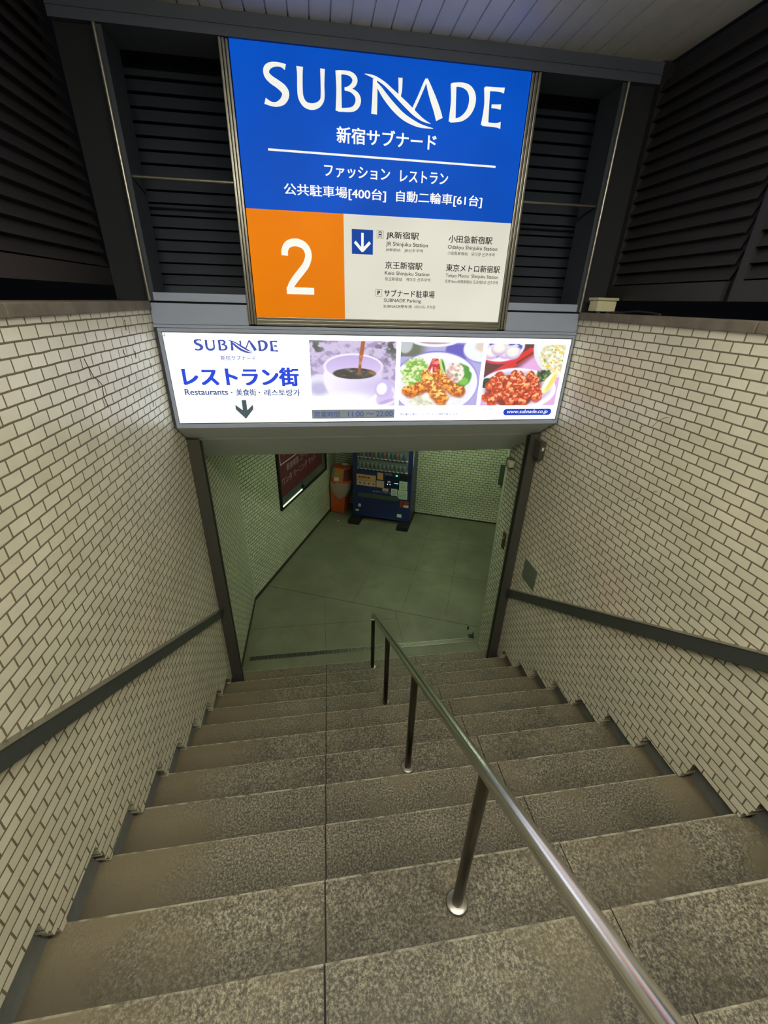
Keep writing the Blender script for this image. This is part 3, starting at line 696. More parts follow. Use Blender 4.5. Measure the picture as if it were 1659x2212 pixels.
obj('sloped_underside', MB().prism([(YF + 0.02, 1.1335), (2.795, 0.985), (2.795, 1.1335)], 'x', XL + 0.003, XR - 0.003), M['soffit'], bd)
Y2 = YF + 0.0005
sx = (-0.291 + 0.840) / (1.132 + 0.251); sz = (1.731 - 1.662) / (3.111 - 2.939)
sz = sx * 0.97
obj('logo_lettering', logo(MB(), lambda x, z, w: (-0.840 + (x + 0.251) * sx, 1.731 + (z - 3.111) * sz, w * sx * 1.3), Y2), M['b_logo'], bd)
obj('small_lettering', text_into(MB(), '新宿サブナード', -0.687, -0.454, 1.603, 1.634, Y2, 0.02), M['b_logo'], bd)
obj('blue_lettering', text_into(MB(), 'レストラン街', -0.956, -0.170, 1.430, 1.558, Y2, 0.045), M['b_blue'], bd)
for s, x0, x1, z0, z1 in (('Restaurants', -0.959, -0.669, 1.370, 1.411), ('・', -0.651, -0.638, 1.382, 1.392), ('美食街', -0.616, -0.476, 1.364, 1.411), ('・', -0.461, -0.448, 1.382, 1.392), ('레스토랑가', -0.422, -0.168, 1.362, 1.409)):
    obj('slate_lettering', text_into(MB(), s, x0, x1, z0, z1, Y2, 0.03), M['b_text'], bd)
b = MB().prism([(-0.584, 1.334), (-0.552, 1.334), (-0.552, 1.262), (-0.509, 1.302), (-0.509, 1.268), (-0.569, 1.198), (-0.632, 1.268), (-0.632, 1.302), (-0.584, 1.262)], 'y', Y2 - 0.0006, Y2)
obj('down_arrow', b, M['b_grey'], bd)
gb = obj('grey_bar', MB().box(-0.092, 0.529, Y2 - 0.0006, Y2, 1.194, 1.260), M['b_bar'], bd)
obj('hours_lettering', text_into(MB(), '営業時間', -0.075, 0.115, 1.204, 1.249, Y2 - 0.0012, 0.016), M['b_bart'], gb)
obj('hours_lettering', text_into(MB(), '11:00 ～ 22:00', 0.175, 0.517, 1.207, 1.247, Y2 - 0.0012, 0.016), M['b_bart'], gb)
obj('footnote_lettering', text_into(MB(), '一部店舗では閉店・ラストオーダーの時間が異なります', 0.556, 1.03, 1.211, 1.230, Y2, 0.025), M['b_text'], bd)
def pill(x0, x1, z0, z1, n=10):
    r = (z1 - z0) / 2; zc = (z0 + z1) / 2; p = []
    for i in range(n + 1): a = -PI / 2 + PI * i / n; p.append((x1 - r + r * math.cos(a), zc + r * math.sin(a)))
    for i in range(n + 1): a = PI / 2 + PI * i / n; p.append((x0 + r + r * math.cos(a), zc + r * math.sin(a)))
    return p
pl = obj('web_pill', MB().prism(pill(1.405, 1.812, 1.205, 1.257), 'y', Y2 - 0.0006, Y2), M['b_pill'], bd)
obj('web_lettering', text_into(MB(), 'www.subnade.co.jp', 1.436, 1.780, 1.212, 1.250, Y2 - 0.0012, 0.012, 0.2), M['s_letter'], pl)
lt = MB().tube([(-1.045, YF - 0.012, 1.775), (-1.03, YF - 0.016, 1.757), (-1.012, YF - 0.012, 1.752), (-1.014, YF - 0.01, 1.768)], 0.004, 8)
obj('wire_clip', lt, M['white'], bd)

# ---- the three printed food photographs (flat backlit prints; colour per vertex)
def vnoise(u, v, f, seed, octv=3):
    rs = np.random.RandomState(seed); out = 0; amp = 1.0; tot = 0
    for o in range(octv):
        n = int(f * 2 ** o) + 3
        g = rs.rand(n + 1, n + 1)
        x = np.clip(u, 0, 0.9999) * (n - 1); y = np.clip(v, 0, 0.9999) * (n - 1)
        i = x.astype(int); j = y.astype(int); a = x - i; b = y - j
        a = a * a * (3 - 2 * a); b = b * b * (3 - 2 * b)
        out = out + amp * ((g[j, i] * (1 - a) + g[j, i + 1] * a) * (1 - b) + (g[j + 1, i] * (1 - a) + g[j + 1, i + 1] * a) * b)
        tot += amp; amp *= 0.5
    return out / tot
class Print:
    def __init__(s, nx, ny, asp, bg):
        s.u, s.v = np.meshgrid(np.linspace(0, 1, nx), np.linspace(0, 1, ny)); s.asp = asp; s.nx, s.ny = nx, ny
        s.c = np.ones((ny, nx, 3)) * np.array(bg, float)
    def over(s, mask, col):
        m = np.clip(mask, 0, 1)[..., None]; s.c = s.c * (1 - m) + np.array(col, float) * m if not isinstance(col, np.ndarray) or col.ndim == 1 else s.c * (1 - m) + col * m
    def ell(s, cx, cy, rx, ry, rot=0.0, soft=0.02, wob=0.0, seed=1):
        x = (s.u - cx) * s.asp; y = s.v - cy; ca, sa = math.cos(rot), math.sin(rot)
        X = x * ca + y * sa; Y = -x * sa + y * ca
        d = np.sqrt((X / (rx * s.asp)) ** 2 + (Y / ry) ** 2)
        if wob: d = d + wob * (vnoise(s.u, s.v, 14, seed) - 0.5)
        return np.clip((1 - d) / max(soft, 1e-3) / 2 + 0.5, 0, 1)
    def band(s, p, q, w, soft=0.3):
        ax, ay = p[0] * s.asp, p[1]; bx, by = q[0] * s.asp, q[1]
        x = s.u * s.asp; y = s.v; dx, dy = bx - ax, by - ay; t = np.clip(((x - ax) * dx + (y - ay) * dy) / (dx * dx + dy * dy), 0, 1)
        d = np.hypot(x - ax - t * dx, y - ay - t * dy) / (w / 2)
        return np.clip((1 - d) / soft + 0.5, 0, 1)
def mixc(a, b, t): return np.array(a, float) * (1 - t[..., None]) + np.array(b, float) * t[..., None]

def coffee():
    P = Print(190, 150, 1.35, (206, 192, 226)); u, v = P.u, P.v
    n = vnoise(u, v, 14, 3, 4); P.over(np.clip((n - 0.50) * 7, 0, 1) * 0.75, (150, 132, 178))
    n = vnoise(u, v, 12, 8, 4); dark = np.clip((n - 0.52) * 9, 0, 1) * np.clip(1.1 - np.minimum(np.hypot(u - 0.02, v - 0.12), np.hypot(u - 0.95, v - 0.08) * 1.1) * 3.2, 0, 1)
    P.over(dark, (70, 78, 72))
    P.over(np.clip((v - 0.66) * 5 + 0.3 * (vnoise(u, v, 3, 5) - .5), 0, 1), (246, 246, 252))                 # pale table
    P.over(P.ell(0.78, 0.82, 0.30, 0.26, 0, 0.05), (200, 186, 232)); P.over(P.ell(0.76, 0.84, 0.27, 0.21, 0, 0.12), (247, 243, 253))   # saucer
    P.over(P.ell(0.88, 0.86, 0.12, 0.10, -0.5, 0.1), (214, 196, 240)); P.over(P.ell(0.90, 0.93, 0.10, 0.03, -0.3, 0.3), (190, 170, 225))
    P.over(P.ell(0.11, 0.66, 0.16, 0.17, 0, 0.12), (232, 228, 246)); P.over(P.ell(0.09, 0.72, 0.11, 0.10, 0, 0.4), (190, 184, 222))   # blurred bowl at left
    body = np.maximum(P.ell(0.49, 0.56, 0.345, 0.40, 0, 0.03) * (v > 0.38), P.ell(0.50, 0.385, 0.35, 0.20, 0, 0.03))
    sh = np.clip((u - 0.2) * 1.3, 0, 1) * np.clip(1.1 - np.abs(v - 0.68) * 3, 0, 1)
    P.over(body, mixc((246, 240, 254), (186, 168, 226), sh * 0.85))
    P.over(P.ell(0.40, 0.90, 0.28, 0.10, 0, 0.5), (252, 252, 255))
    P.over(P.ell(0.855, 0.73, 0.105, 0.145, 0.3, 0.06), (206, 188, 238)); P.over(P.ell(0.838, 0.725, 0.062, 0.095, 0.3, 0.12), (250, 246, 255))   # handle
    P.over(P.ell(0.50, 0.385, 0.325, 0.175, 0, 0.03), mixc((214, 196, 240), (178, 154, 216), np.clip(1 - v * 2.2, 0, 1)))
    cof = P.ell(0.51, 0.487, 0.252, 0.085, 0, 0.05)
    sw = vnoise(u * 1.0, v * 1.6 % 1.0, 16, 21, 3)
    P.over(cof, mixc((52, 48, 46), (146, 140, 138), np.clip((sw - 0.5) * 3.5, 0, 1) * np.clip(1.2 - np.hypot(u - .5, v - .5) * 5, 0, 1)))
    P.over(P.ell(0.72, 0.475, 0.05, 0.03, 0.3, 0.6) * cof, (150, 110, 60))
    t = vnoise(u, v, 10, 31, 3)
    P.over(P.band((0.615, -0.02), (0.585, 0.25), 0.062, 0.25), mixc((170, 84, 40), (230, 150, 96), np.clip((t - .4) * 3, 0, 1)))
    P.over(P.band((0.585, 0.25), (0.565, 0.48), 0.045, 0.3), mixc((150, 78, 40), (220, 160, 116), np.clip((t - .4) * 3, 0, 1)))
    P.over(P.ell(0.565, 0.49, 0.04, 0.02, 0, 0.5), (120, 92, 74))
    return P
def fried(P, blobs, seed, base, hi, lo):
    """crunchy pieces: noisy ellipses with highlights and dark creases"""
    u, v = P.u, P.v
    for i, (cx, cy, rx, ry, rot) in enumerate(blobs):
        P.over(P.ell(cx + 0.008, cy + 0.02, rx * 1.05, ry * 1.1, rot, 0.2, 0.4, seed + i) * 0.6, lo)
        m = P.ell(cx, cy, rx, ry, rot, 0.06, 0.55, seed + i)
        n = vnoise(u, v, 34, seed + 90 + i, 2); k = np.clip((n - 0.40) * 4.2, 0, 1)
        lum = np.clip(0.62 - (v - cy) / ry * 0.35, 0, 1)
        P.over(m, mixc(lo, base, np.clip(k + 0.35, 0, 1))); P.over(m * np.clip((k * lum - 0.42) * 3.2, 0, 1), hi)
def shrimp():
    P = Print(200, 150, 1.37, (178, 172, 226)); u, v = P.u, P.v
    P.over((v < 0.22).astype(float) * np.clip((0.34 - u) * 8, 0, 1), (104, 112, 92))
    P.over(P.ell(0.05, 0.03, 0.09, 0.14, 0, 0.1), (190, 196, 200))
    P.over(P.band((0.62, 0.12), (1.0, 0.16), 0.22, 0.3), (92, 82, 190)); P.over(P.ell(0.40, -0.02, 0.28, 0.09, 0, 0.05), (238, 240, 250)); P.over(P.ell(0.40, -0.04, 0.24, 0.07, 0, 0.05), (190, 150, 150))
    P.over(P.ell(1.0, 0.10, 0.25, 0.22, 0, 0.03), (150, 150, 220)); P.over(P.ell(1.0, 0.09, 0.24, 0.20, 0, 0.03), (240, 242, 252)); P.over(P.ell(1.02, 0.05, 0.12, 0.09, 0, 0.2), (226, 206, 196))
    P.over(P.ell(0.45, 0.64, 0.54, 0.51, 0, 0.015), (120, 112, 205)); P.over(P.ell(0.45, 0.645, 0.53, 0.495, 0, 0.02), (244, 244, 253)); P.over(P.ell(0.46, 0.68, 0.43, 0.39, 0, 0.1), (232, 228, 248)); P.over(P.ell(0.45, 0.70, 0.39, 0.36, 0, 0.15), (246, 246, 252))
    n = vnoise(u, v, 30, 12, 3); P.over(P.ell(0.19, 0.47, 0.165, 0.22, -0.5, 0.1, 0.5, 4), mixc((120, 178, 66), (236, 246, 190), np.clip((n - .35) * 3.2, 0, 1)))
    P.over(P.ell(0.74, 0.52, 0.145, 0.19, 0.5, 0.06, 0.25, 6), (70, 150, 48)); P.over(P.ell(0.80, 0.60, 0.06, 0.06, 0, 0.2), (120, 196, 70))
    P.over(P.ell(0.515, 0.36, 0.035, 0.12, -0.35, 0.1), (190, 226, 120)); P.over(P.ell(0.53, 0.36, 0.012, 0.10, -0.35, 0.3), (60, 120, 40)); P.over(P.ell(0.59, 0.53, 0.05, 0.05, 0, 0.2, 0.3, 2), (110, 20, 52))
    n = vnoise(u, v, 26, 17, 3); P.over(P.ell(0.68, 0.48, 0.12, 0.165, 0.2, 0.08, 0.35, 9), mixc((204, 150, 150), (252, 246, 232), np.clip((n - .3) * 3, 0, 1)))
    P.over(P.ell(0.70, 0.50, 0.022, 0.03, 0, 0.4), (120, 170, 90))
    P.over(P.ell(0.29, 0.92, 0.155, 0.105, 0.1, 0.08, 0.4, 3), mixc((206, 204, 180), (252, 250, 236), np.clip((n - .3) * 3, 0, 1)))
    for a, b, w in (((0.40, 0.27), (0.33, 0.50), .05), ((0.41, 0.27), (0.42, 0.44), .06), ((0.44, 0.28), (0.49, 0.52), .07)):
        P.over(P.band(a, b, w, 0.4), mixc((198, 24, 34), (250, 150, 140), np.clip((n - .45) * 4, 0, 1)))
    fried(P, [(0.31, 0.68, .06, .08, 0.2), (0.24, 0.71, .075, .095, 0.1), (0.15, 0.75, .085, .095, -0.1), (0.085, 0.745, .055, .075, 0)], 40, (232, 124, 22), (255, 202, 96), (140, 56, 10))
    fried(P, [(0.45, 0.50, .055, .09, 0.7), (0.52, 0.58, .07, .095, 0.6), (0.60, 0.66, .08, .095, 0.5), (0.69, 0.74, .08, .095, 0.4), (0.76, 0.76, .065, .085, 0.2)], 60, (234, 128, 28), (255, 210, 112), (140, 56, 10))
    fried(P, [(0.32, 0.50, .06, .085, 0.5), (0.35, 0.59, .07, .095, 0.6), (0.40, 0.69, .085, .105, 0.6), (0.47, 0.79, .09, .115, 0.5), (0.53, 0.87, .085, .11, 0.4)], 80, (238, 140, 34), (255, 220, 126), (150, 62, 12))
    return P
def chicken():
    P = Print(200, 150, 1.37, (92, 34, 44)); u, v = P.u, P.v
    P.over(np.clip((u - 0.42 + (v - 0.30) * 0.9) * 8, 0, 1) * np.clip((v - 0.02) * 10, 0, 1), (232, 172, 226))
    P.over(P.band((0.10, 0.52), (0.56, 0.12), 0.13, 0.12), (220, 30, 36)); P.over(P.band((0.40, 0.30), (0.60, 0.12), 0.03, 0.3), (120, 10, 20))
    P.over(P.ell(0.16, 0.06, 0.30, 0.26, 0, 0.03), (220, 40, 70)); P.over(P.ell(0.16, 0.03, 0.31, 0.25, 0, 0.03), (244, 242, 252)); P.over(P.ell(0.17, 0.02, 0.27, 0.20, 0, 0.03), (226, 226, 246))
    n = vnoise(u, v, 16, 5, 2); P.over(P.ell(0.17, 0.02, 0.27, 0.20, 0, 0.03) * np.clip((n - .5) * 12, 0, 1), (70, 78, 190))
    for cx, cy in ((0.06, 0.14), (0.24, 0.13), (0.15, 0.08), (0.33, 0.14)):
        P.over(P.ell(cx, cy, .10, .105, 0, 0.1), (206, 176, 222)); P.over(P.ell(cx, cy - .02, .085, .08, 0, 0.35), (250, 246, 236))
    P.over(P.ell(0.92, 0.16, 0.36, 0.33, 0.5, 0.02), (232, 236, 240)); P.over(P.ell(0.93, 0.13, 0.33, 0.28, 0.5, 0.05), (246, 248, 250))
    n = vnoise(u, v, 30, 15, 3); n2 = vnoise(u, v, 22, 19, 2)
    rice = P.ell(0.90, 0.22, 0.21, 0.24, 0.6, 0.1, 0.35, 5); P.over(rice, mixc((206, 196, 150), (255, 252, 232), np.clip((n - .3) * 3, 0, 1))); P.over(rice * np.clip((n2 - .62) * 12, 0, 1), (246, 206, 70)); P.over(rice * np.clip((.30 - n2) * 14, 0, 1), (130, 168, 60))
    P.over(P.ell(0.46, 0.74, 0.53, 0.37, 0.03, 0.015), (206, 180, 226)); P.over(P.ell(0.46, 0.735, 0.52, 0.355, 0.03, 0.02), (248, 246, 253)); P.over(P.ell(0.46, 0.71, 0.46, 0.29, 0.03, 0.08), (222, 204, 238)); P.over(P.ell(0.46, 0.72, 0.42, 0.27, 0.03, 0.1), (206, 190, 214))
    for cx, cy, r in ((0.05, 0.62, .06), (0.76, 0.50, .075), (0.83, 0.48, .05), (0.72, 0.55, .05)):
        P.over(P.ell(cx, cy, r, r * 1.35, 0, 0.1, 0.6, 8), mixc((26, 52, 26), (150, 186, 110), np.clip((n - .42) * 3.4, 0, 1)))
    rs = random.Random(5); bl = []
    for row, (y, xs) in enumerate(((0.50, (.20, .38, .44, .60)), (0.58, (.14, .26, .36, .50, .64, .68)), (0.67, (.10, .22, .33, .44, .56, .70)), (0.76, (.16, .28, .38, .52, .64, .74)), (0.85, (.08, .20, .34, .46, .60, .72)), (0.93, (.16, .38, .56)))):
        for x in xs: bl.append((x + rs.uniform(-.015, .015), y + rs.uniform(-.015, .015), rs.uniform(.048, .068), rs.uniform(.06, .08), rs.uniform(-.6, .6)))
    P.over(P.ell(0.42, 0.75, 0.36, 0.25, 0, 0.1, 0.3, 7), (130, 34, 20))
    fried(P, bl, 200, (236, 84, 34), (255, 196, 136), (150, 28, 14))
    lem = P.ell(0.87, 0.62, 0.062, 0.19, 0.45, 0.06); P.over(lem, (252, 246, 190)); P.over(P.ell(0.895, 0.62, 0.03, 0.17, 0.45, 0.25), (236, 226, 110)); P.over(P.ell(0.845, 0.60, 0.02, 0.14, 0.45, 0.5), (255, 255, 244))
    return P
def print_obj(P, x0, x1, z0, z1, label):
    nx, ny = P.nx, P.ny
    vs = [(x0 + (x1 - x0) * i / (nx - 1), Y2 - 0.0004, z1 + (z0 - z1) * j / (ny - 1)) for j in range(ny) for i in range(nx)]
    fs = [(j * nx + i, j * nx + i + 1, (j + 1) * nx + i + 1, (j + 1) * nx + i) for j in range(ny - 1) for i in range(nx - 1)]
    mb = MB(); mb._add(vs, fs)
    o = obj('food_photo', mb, M['print'], bd)
    s = np.clip(P.c, 0, 255) / 255.0; l = np.where(s <= 0.04045, s / 12.92, ((s + 0.055) / 1.055) ** 2.4)
    a = o.data.color_attributes.new('print', 'FLOAT_COLOR', 'POINT')
    a.data.foreach_set('color', np.concatenate([l.reshape(-1, 3), np.ones((nx * ny, 1))], 1).astype(np.float32).ravel())
    o['label'] = label
    return o
print_obj(coffee(), -0.086, 0.527, 1.288, 1.739, 'photo of coffee poured into a white cup')
print_obj(shrimp(), 0.559, 1.174, 1.287, 1.738, 'photo of fried prawns with salad')
print_obj(chicken(), 1.204, 1.824, 1.284, 1.735, 'photo of fried chicken with a lemon wedge')

# ================================================================== SMALL FITTINGS
# cream box on the right coping
t = thing('junction_box', 'small cream box with a lid on the right coping beside the frame', 'box', (1.97, 2.45, 1.955))
obj('body', MB().bevbox(1.905, 2.045, 2.40, 2.50, 1.966, 2.032, 0.004), M['cream'], t)
obj('lid', MB().bevbox(1.897, 2.053, 2.392, 2.508, 2.034, 2.052, 0.003), M['cream_d'], t)
obj('foot', MB().box(1.93, 1.95, 2.42, 2.44, 1.955, 1.966), M['paint_d'], t); obj('foot', MB().box(2.0, 2.02, 2.42, 2.44, 1.955, 1.966), M['paint_d'], t)
cb = MB().tube([(2.02, 2.44, 1.962), (2.03, 2.30, 1.964), (2.035, 2.15, 1.974), (2.03, 2.0, 1.968), (2.0, 1.9, 1.962)], 0.006, 8)
tag(obj('cable', cb, M['base'], None, loc=(2.02, 2.4, 1.96)), 'thin grey cable lying on the right coping, leaving the cream box', 'cable')
# grey-green cover plate on the right wall
tag(obj('cover_plate', MB().bevbox(XR - 0.006, XR + 0.0, 2.345, 2.58, -0.415, -0.195, 0.002), M['cover'], None, loc=(XR, 2.46, -0.4)), 'square grey-green cover plate on the right tiled wall just above the handrail', 'cover plate')
# shutter key box by the right guide
t = thing('switch_box', 'small dark shutter switch box at the top of the right guide post', 'box', (XR, 2.72, 0.78))
obj('body', MB().bevbox(XR - 0.05, XR, 2.64, 2.755, 0.79, 0.945, 0.004), M['guide'], t)
obj('white_sticker', MB().box(XR - 0.034, XR - 0.014, 2.6385, 2.6398, 0.868, 0.898), M['white'], t)
obj('neck', MB().prism([(XR - 0.040, 0.79), (XR - 0.004, 0.79), (XR - 0.012, 0.765), (XR - 0.032, 0.765)], 'y', 2.66, 2.73), M['guide'], t)
# latch plate lower on the right wall
t = thing('latch_plate', 'little brass latch plate on the right wall beyond the guide post', 'latch', (XR, 3.09, -0.34))
obj('plate', MB().bevbox(XR - 0.004, XR + 0.004, 3.055, 3.125, -0.40, -0.20, 0.002), M['brass'], t)
obj('keeper', MB().bevbox(XR - 0.014, XR - 0.004, 3.075, 3.105, -0.29, -0.262, 0.002), M['steel'], t)
# sensor and white end cap under the soffit on the right
t = thing('wall_sensor', 'small pale sensor bracket on the right wall under the soffit', 'sensor', (XR, 3.2, 0.52))
obj('bracket', MB().bevbox(XR - 0.045, XR, 3.16, 3.26, 0.50, 0.60, 0.01), M['cover'], t)
obj('head', MB().bevbox(XR - 0.075, XR - 0.02, 3.10, 3.17, 0.535, 0.60, 0.012), M['cream_d'], t)
# dark cylinder things on the floor at right
tag(obj('floor_bolt', MB().tube([(1.84, 3.56, FLOOR), (1.84, 3.56, FLOOR + 0.04)], 0.012, 12), M['black'], None, loc=(1.84, 3.56, FLOOR)), 'tiny dark bolt head sticking out of the floor beyond the door stop', 'bolt')
t = thing('door_stop', 'small dark floor stop by the foot of the right wall', 'door stop', (1.84, 3.42, FLOOR))
obj('base', MB().bevbox(1.80, 1.87, 3.39, 3.45, FLOOR, FLOOR + 0.012, 0.003), M['black'], t)
obj('pin', MB().tube([(1.86, 3.42, FLOOR + 0.01), (1.86, 3.42, FLOOR + 0.07)], 0.008, 10), M['black'], t)
# grey box on the back wall near its right corner
M['dbox'] = pm('grey_box_paint', (72, 82, 72), 0.5, 0.2)
t = thing('wall_box', 'slim dark grey metal box on the far wall near the right corner', 'box', (BC.x, BC.y, FLOOR), BROT)
obj('body', MB().bevbox(3.315, 3.44, -0.09, 0.0, 0.90, 1.275, 0.004), M['dbox'], t, world=False)
obj('front_cover', MB().bevbox(3.325, 3.43, -0.096, -0.09, 0.912, 1.262, 0.002), M['dbox'], t, world=False)
# dried creeper strands clinging to the tiles
VL = [[(2.125, 1.863), (2.122, 1.84), (2.115, 1.81)], [(2.02, 1.722), (2.018, 1.698), (2.035, 1.683), (2.063, 1.675)], [(2.171, 1.698), (2.166, 1.676), (2.162, 1.657)], [(2.371, 1.604), (2.36, 1.571)], [(2.016, 1.588), (2.001, 1.552)], [(2.265, 1.472), (2.257, 1.445)], [(2.271, 1.391), (2.263, 1.356)], [(1.588, 1.725), (1.599, 1.698), (1.629, 1.637), (1.664, 1.615), (1.687, 1.592)], [(1.55, 1.92), (1.574, 1.912), (1.58, 1.898)], [(1.685, 1.589), (1.674, 1.541), (1.689, 1.48)]]
VR = [[(1.559, 1.377), (1.531, 1.419), (1.494, 1.447), (1.465, 1.457)], [(1.655, 1.347), (1.615, 1.37)], [(1.924, 1.255), (1.92, 1.199)], [(1.411, 1.022), (1.385, 1.045), (1.366, 1.05)], [(1.568, 0.894), (1.511, 0.929), (1.478, 0.96)], [(1.011, 0.829), (0.99, 0.83), (0.973, 0.846)], [(1.478, 0.775), (1.427, 0.794)]]
M['vine'] = pm('dried_creeper', (46, 36, 30), 0.8, var=0.3)
for nm_, X_, sg_, ST, lab in (('dried_creeper', XL, 1, VL, 'thin dried creeper strands clinging to the upper left tiles beside the board'), ('dried_creeper', XR, -1, VR, 'hair-thin dried creeper strands clinging to the right tiled wall')):
    t = thing(nm_, lab, 'creeper', (X_, ST[0][0][0], ST[0][0][1]))
    for st_ in ST:
        obj('strand', MB().tube([(X_ + sg_ * 0.0012, y, z) for y, z in st_], 0.0016 if sg_ > 0 else 0.0011, 6), M['vine'], t)
# litter
q = MB().prism([(0.21, 6.86), (0.235, 6.865), (0.23, 6.89), (0.212, 6.885)], 'z', FLOOR + 0.0005, FLOOR + 0.006)
tag(obj('paper_scrap', q, M['white'], None, loc=(0.22, 6.87, FLOOR)), 'tiny white scrap of paper on the floor in front of the orange bin', 'litter')

# ================================================================== CORRIDOR WINDOW with the dark red poster
M['wframe'] = pm('window_frame_dark', (22, 24, 26), 0.45, 0.2)
M['wglass'] = pm('smoky_glass', (86, 94, 90), 0.12, 0.0, var=0.2, scale=5)
M['poster'] = pm('dark_red_poster', (98, 44, 52), 0.45, var=0.06)
M['pinkish'] = pm('faded_white_print', (206, 186, 190), 0.5)
M['tube_lit'] = em('lit_strip', (236, 255, 210), 1.3)
D0 = 7.50 - 4.50
LROT = math.atan2(WX.y, WX.x); LORG = Vector((-1.098, 4.50, 0))
Lcorner = (Vector((BC.x, BC.y, 0)) - LORG).length
# t is measured from the back corner towards us; local x = Lcorner - t
def lx(t_): return Lcorner - t_
wn = thing('shop_window', 'dark framed shop window with a dark red poster on the left corridor wall', 'window', (LORG.x, LORG.y, FLOOR), LROT)
z0, z1 = 1.0, 2.60
obj('frame', MB().box(lx(2.51), lx(2.47), -0.03, 0.0, z0, z1).box(lx(0.64), lx(0.59), -0.03, 0.0, z0, z1).box(lx(2.47), lx(0.64), -0.03, 0.0, z0, z0 + 0.035), M['wframe'], wn, world=False)
obj('glass', MB().box(lx(2.47), lx(0.64), -0.010, -0.002, z0 + 0.035, z1), M['wglass'], wn, world=False)
obj('lit_strip', MB().box(lx(2.44), lx(1.72), -0.022, -0.0105, z0 + 0.036, z0 + 0.052), M['tube_lit'], wn, world=False)
obj('sill_strip', MB().box(lx(1.72), lx(0.66), -0.022, -0.0105, z0 + 0.036, z0 + 0.050), M['steel'], wn, world=False)
obj('poster', MB().box(lx(2.466), lx(0.80), -0.016, -0.0105, z0 + 0.20, z1), M['poster'], wn, world=False)
obj('poster_edge', MB().box(lx(2.45), lx(0.82), -0.019, -0.0165, z0 + 0.196, z0 + 0.206), M['steel'], wn, world=False)
b = MB()
LP = lambda u, w_: (u, -0.0172, w_)
for s, a0, a1, c0, c1 in (('ワンタ', 2.40, 2.06, .38, .50), ('モーニング', 2.00, 1.46, .38, .50), ('セット', 1.40, 1.10, .38, .50), ('軽食喫茶', 2.22, 1.78, .56, .68), ('コーナー', 1.74, 1.26, .56, .68), ('ドリンク', 2.28, 1.85, .82, .91)):
    obj('poster_lettering', text_into(MB(), s, lx(a0), lx(a1), z0 + c0, z0 + c1, 0, 0.02, P=LP), M['pinkish'], wn, world=False)
b.box(lx(2.42), lx(0.9), -0.0180, -0.0165, z0 + 0.72, z0 + 0.735); b.box(lx(2.42), lx(2.405), -0.0180, -0.0165, z0 + 0.72, z1)
obj('poster_border', b, M['pinkish'], wn, world=False)
obj('little_stand', MB().bevbox(lx(1.74), lx(1.67), -0.03, -0.011, z0 + 0.07, z0 + 0.11, 0.003).tube([(lx(1.70), -0.016, z0 + 0.11), (lx(1.69), -0.016, z0 + 0.19)], 0.004, 6), M['wframe'], wn, world=False)

# ================================================================== VENDING MACHINE
M['v_blue'] = pm('vending_blue', (30, 44, 92), 0.35, var=0.08)
M['v_dark'] = pm('vending_dark_blue', (16, 24, 56), 0.35)
M['v_glass'] = pm('vending_window', (104, 112, 112), 0.15, var=0.3, scale=9)
M['v_shelf'] = pm('vending_price_strip', (196, 200, 198), 0.4)
M['v_orange'] = pm('vending_orange_ad', (196, 146, 92), 0.5, var=0.25, scale=26)
M['v_pink'] = pm('vending_pink_ad', (190, 158, 136), 0.5, var=0.2, scale=30)
M['v_paper'] = pm('vending_notice', (190, 206, 190), 0.6)
M['v_ink'] = pm('vending_ink', (70, 64, 60), 0.6)
M['v_red'] = pm('vending_red', (150, 60, 48), 0.5)
M['led_g'] = em('green_led', (60, 255, 120), 2.5); M['led_w'] = em('white_led', (200, 225, 255), 2.2)
M['can1'] = pm('can_red', (120, 74, 70), 0.4); M['can2'] = pm('can_grey', (96, 104, 102), 0.4); M['can3'] = pm('can_blue', (70, 84, 112), 0.4)
vm = thing('vending_machine', 'blue drinks vending machine standing on black feet against the far wall', 'vending machine', (BC.x, BC.y, FLOOR), BROT)
TF = -0.62                                     # front plane, local y
def V(name, mb, mat, par=vm, **k): return obj(name, mb, mat, par, world=False, **k)
V('body', MB().bevbox(0.57, 1.735, TF + 0.02, -0.05, 0.10, 1.83, 0.01), M['v_blue'])
dr = V('front_door', MB().box(0.57, 1.735, TF, TF + 0.02, 0.10, 0.60).box(0.57, 1.735, TF, TF + 0.02, 0.60, 1.10).box(0.57, 0.66, TF, TF + 0.02, 1.10, 1.83).box(1.655, 1.735, TF, TF + 0.02, 1.10, 1.83).box(0.66, 1.655, TF, TF + 0.02, 1.74, 1.83), M['v_blue'])
V('display_window', MB().box(0.66, 1.655, TF + 0.012, TF + 0.018, 1.10, 1.74), M['v_glass'])
for zz in (1.105, 1.335, 1.565):
    b = MB().box(0.67, 1.645, TF - 0.004, TF + 0.012, zz, zz + 0.022)
    ps = V('price_strip', b, M['v_shelf'])
    b0 = V('button', MB().bevbox(0.70, 0.738, TF - 0.008, TF - 0.004, zz - 0.016, zz + 0.006, 0.002), M['v_dark'], ps)
    for i in range(1, 12):
        bb_ = b0.copy(); bb_.location.x = i * 0.079; COL.objects.link(bb_)
def can_row(zz, cols, h):
    for ci, m_ in enumerate(cols):
        b = MB().lathe([(0.0, zz), (0.022, zz), (0.026, zz + 0.008), (0.026, zz + h - 0.02), (0.018, zz + h), (0.0, zz + h)], (0.715 + ci * 0.079, TF - 0.006), 12)
        c0_ = V('sample_can', b, m_)
        for i in range(ci + len(cols), 12, len(cols)):
            cc_ = c0_.copy(); cc_.location.x = (i - ci) * 0.079; COL.objects.link(cc_)
can_row(1.128, (M['can2'],), 0.12); can_row(1.36, (M['can1'], M['can2'], M['can3']), 0.12)
V('orange_advert', MB().box(0.65, 1.035, TF - 0.002, TF, 0.875, 0.995), M['v_orange'])
b = MB()
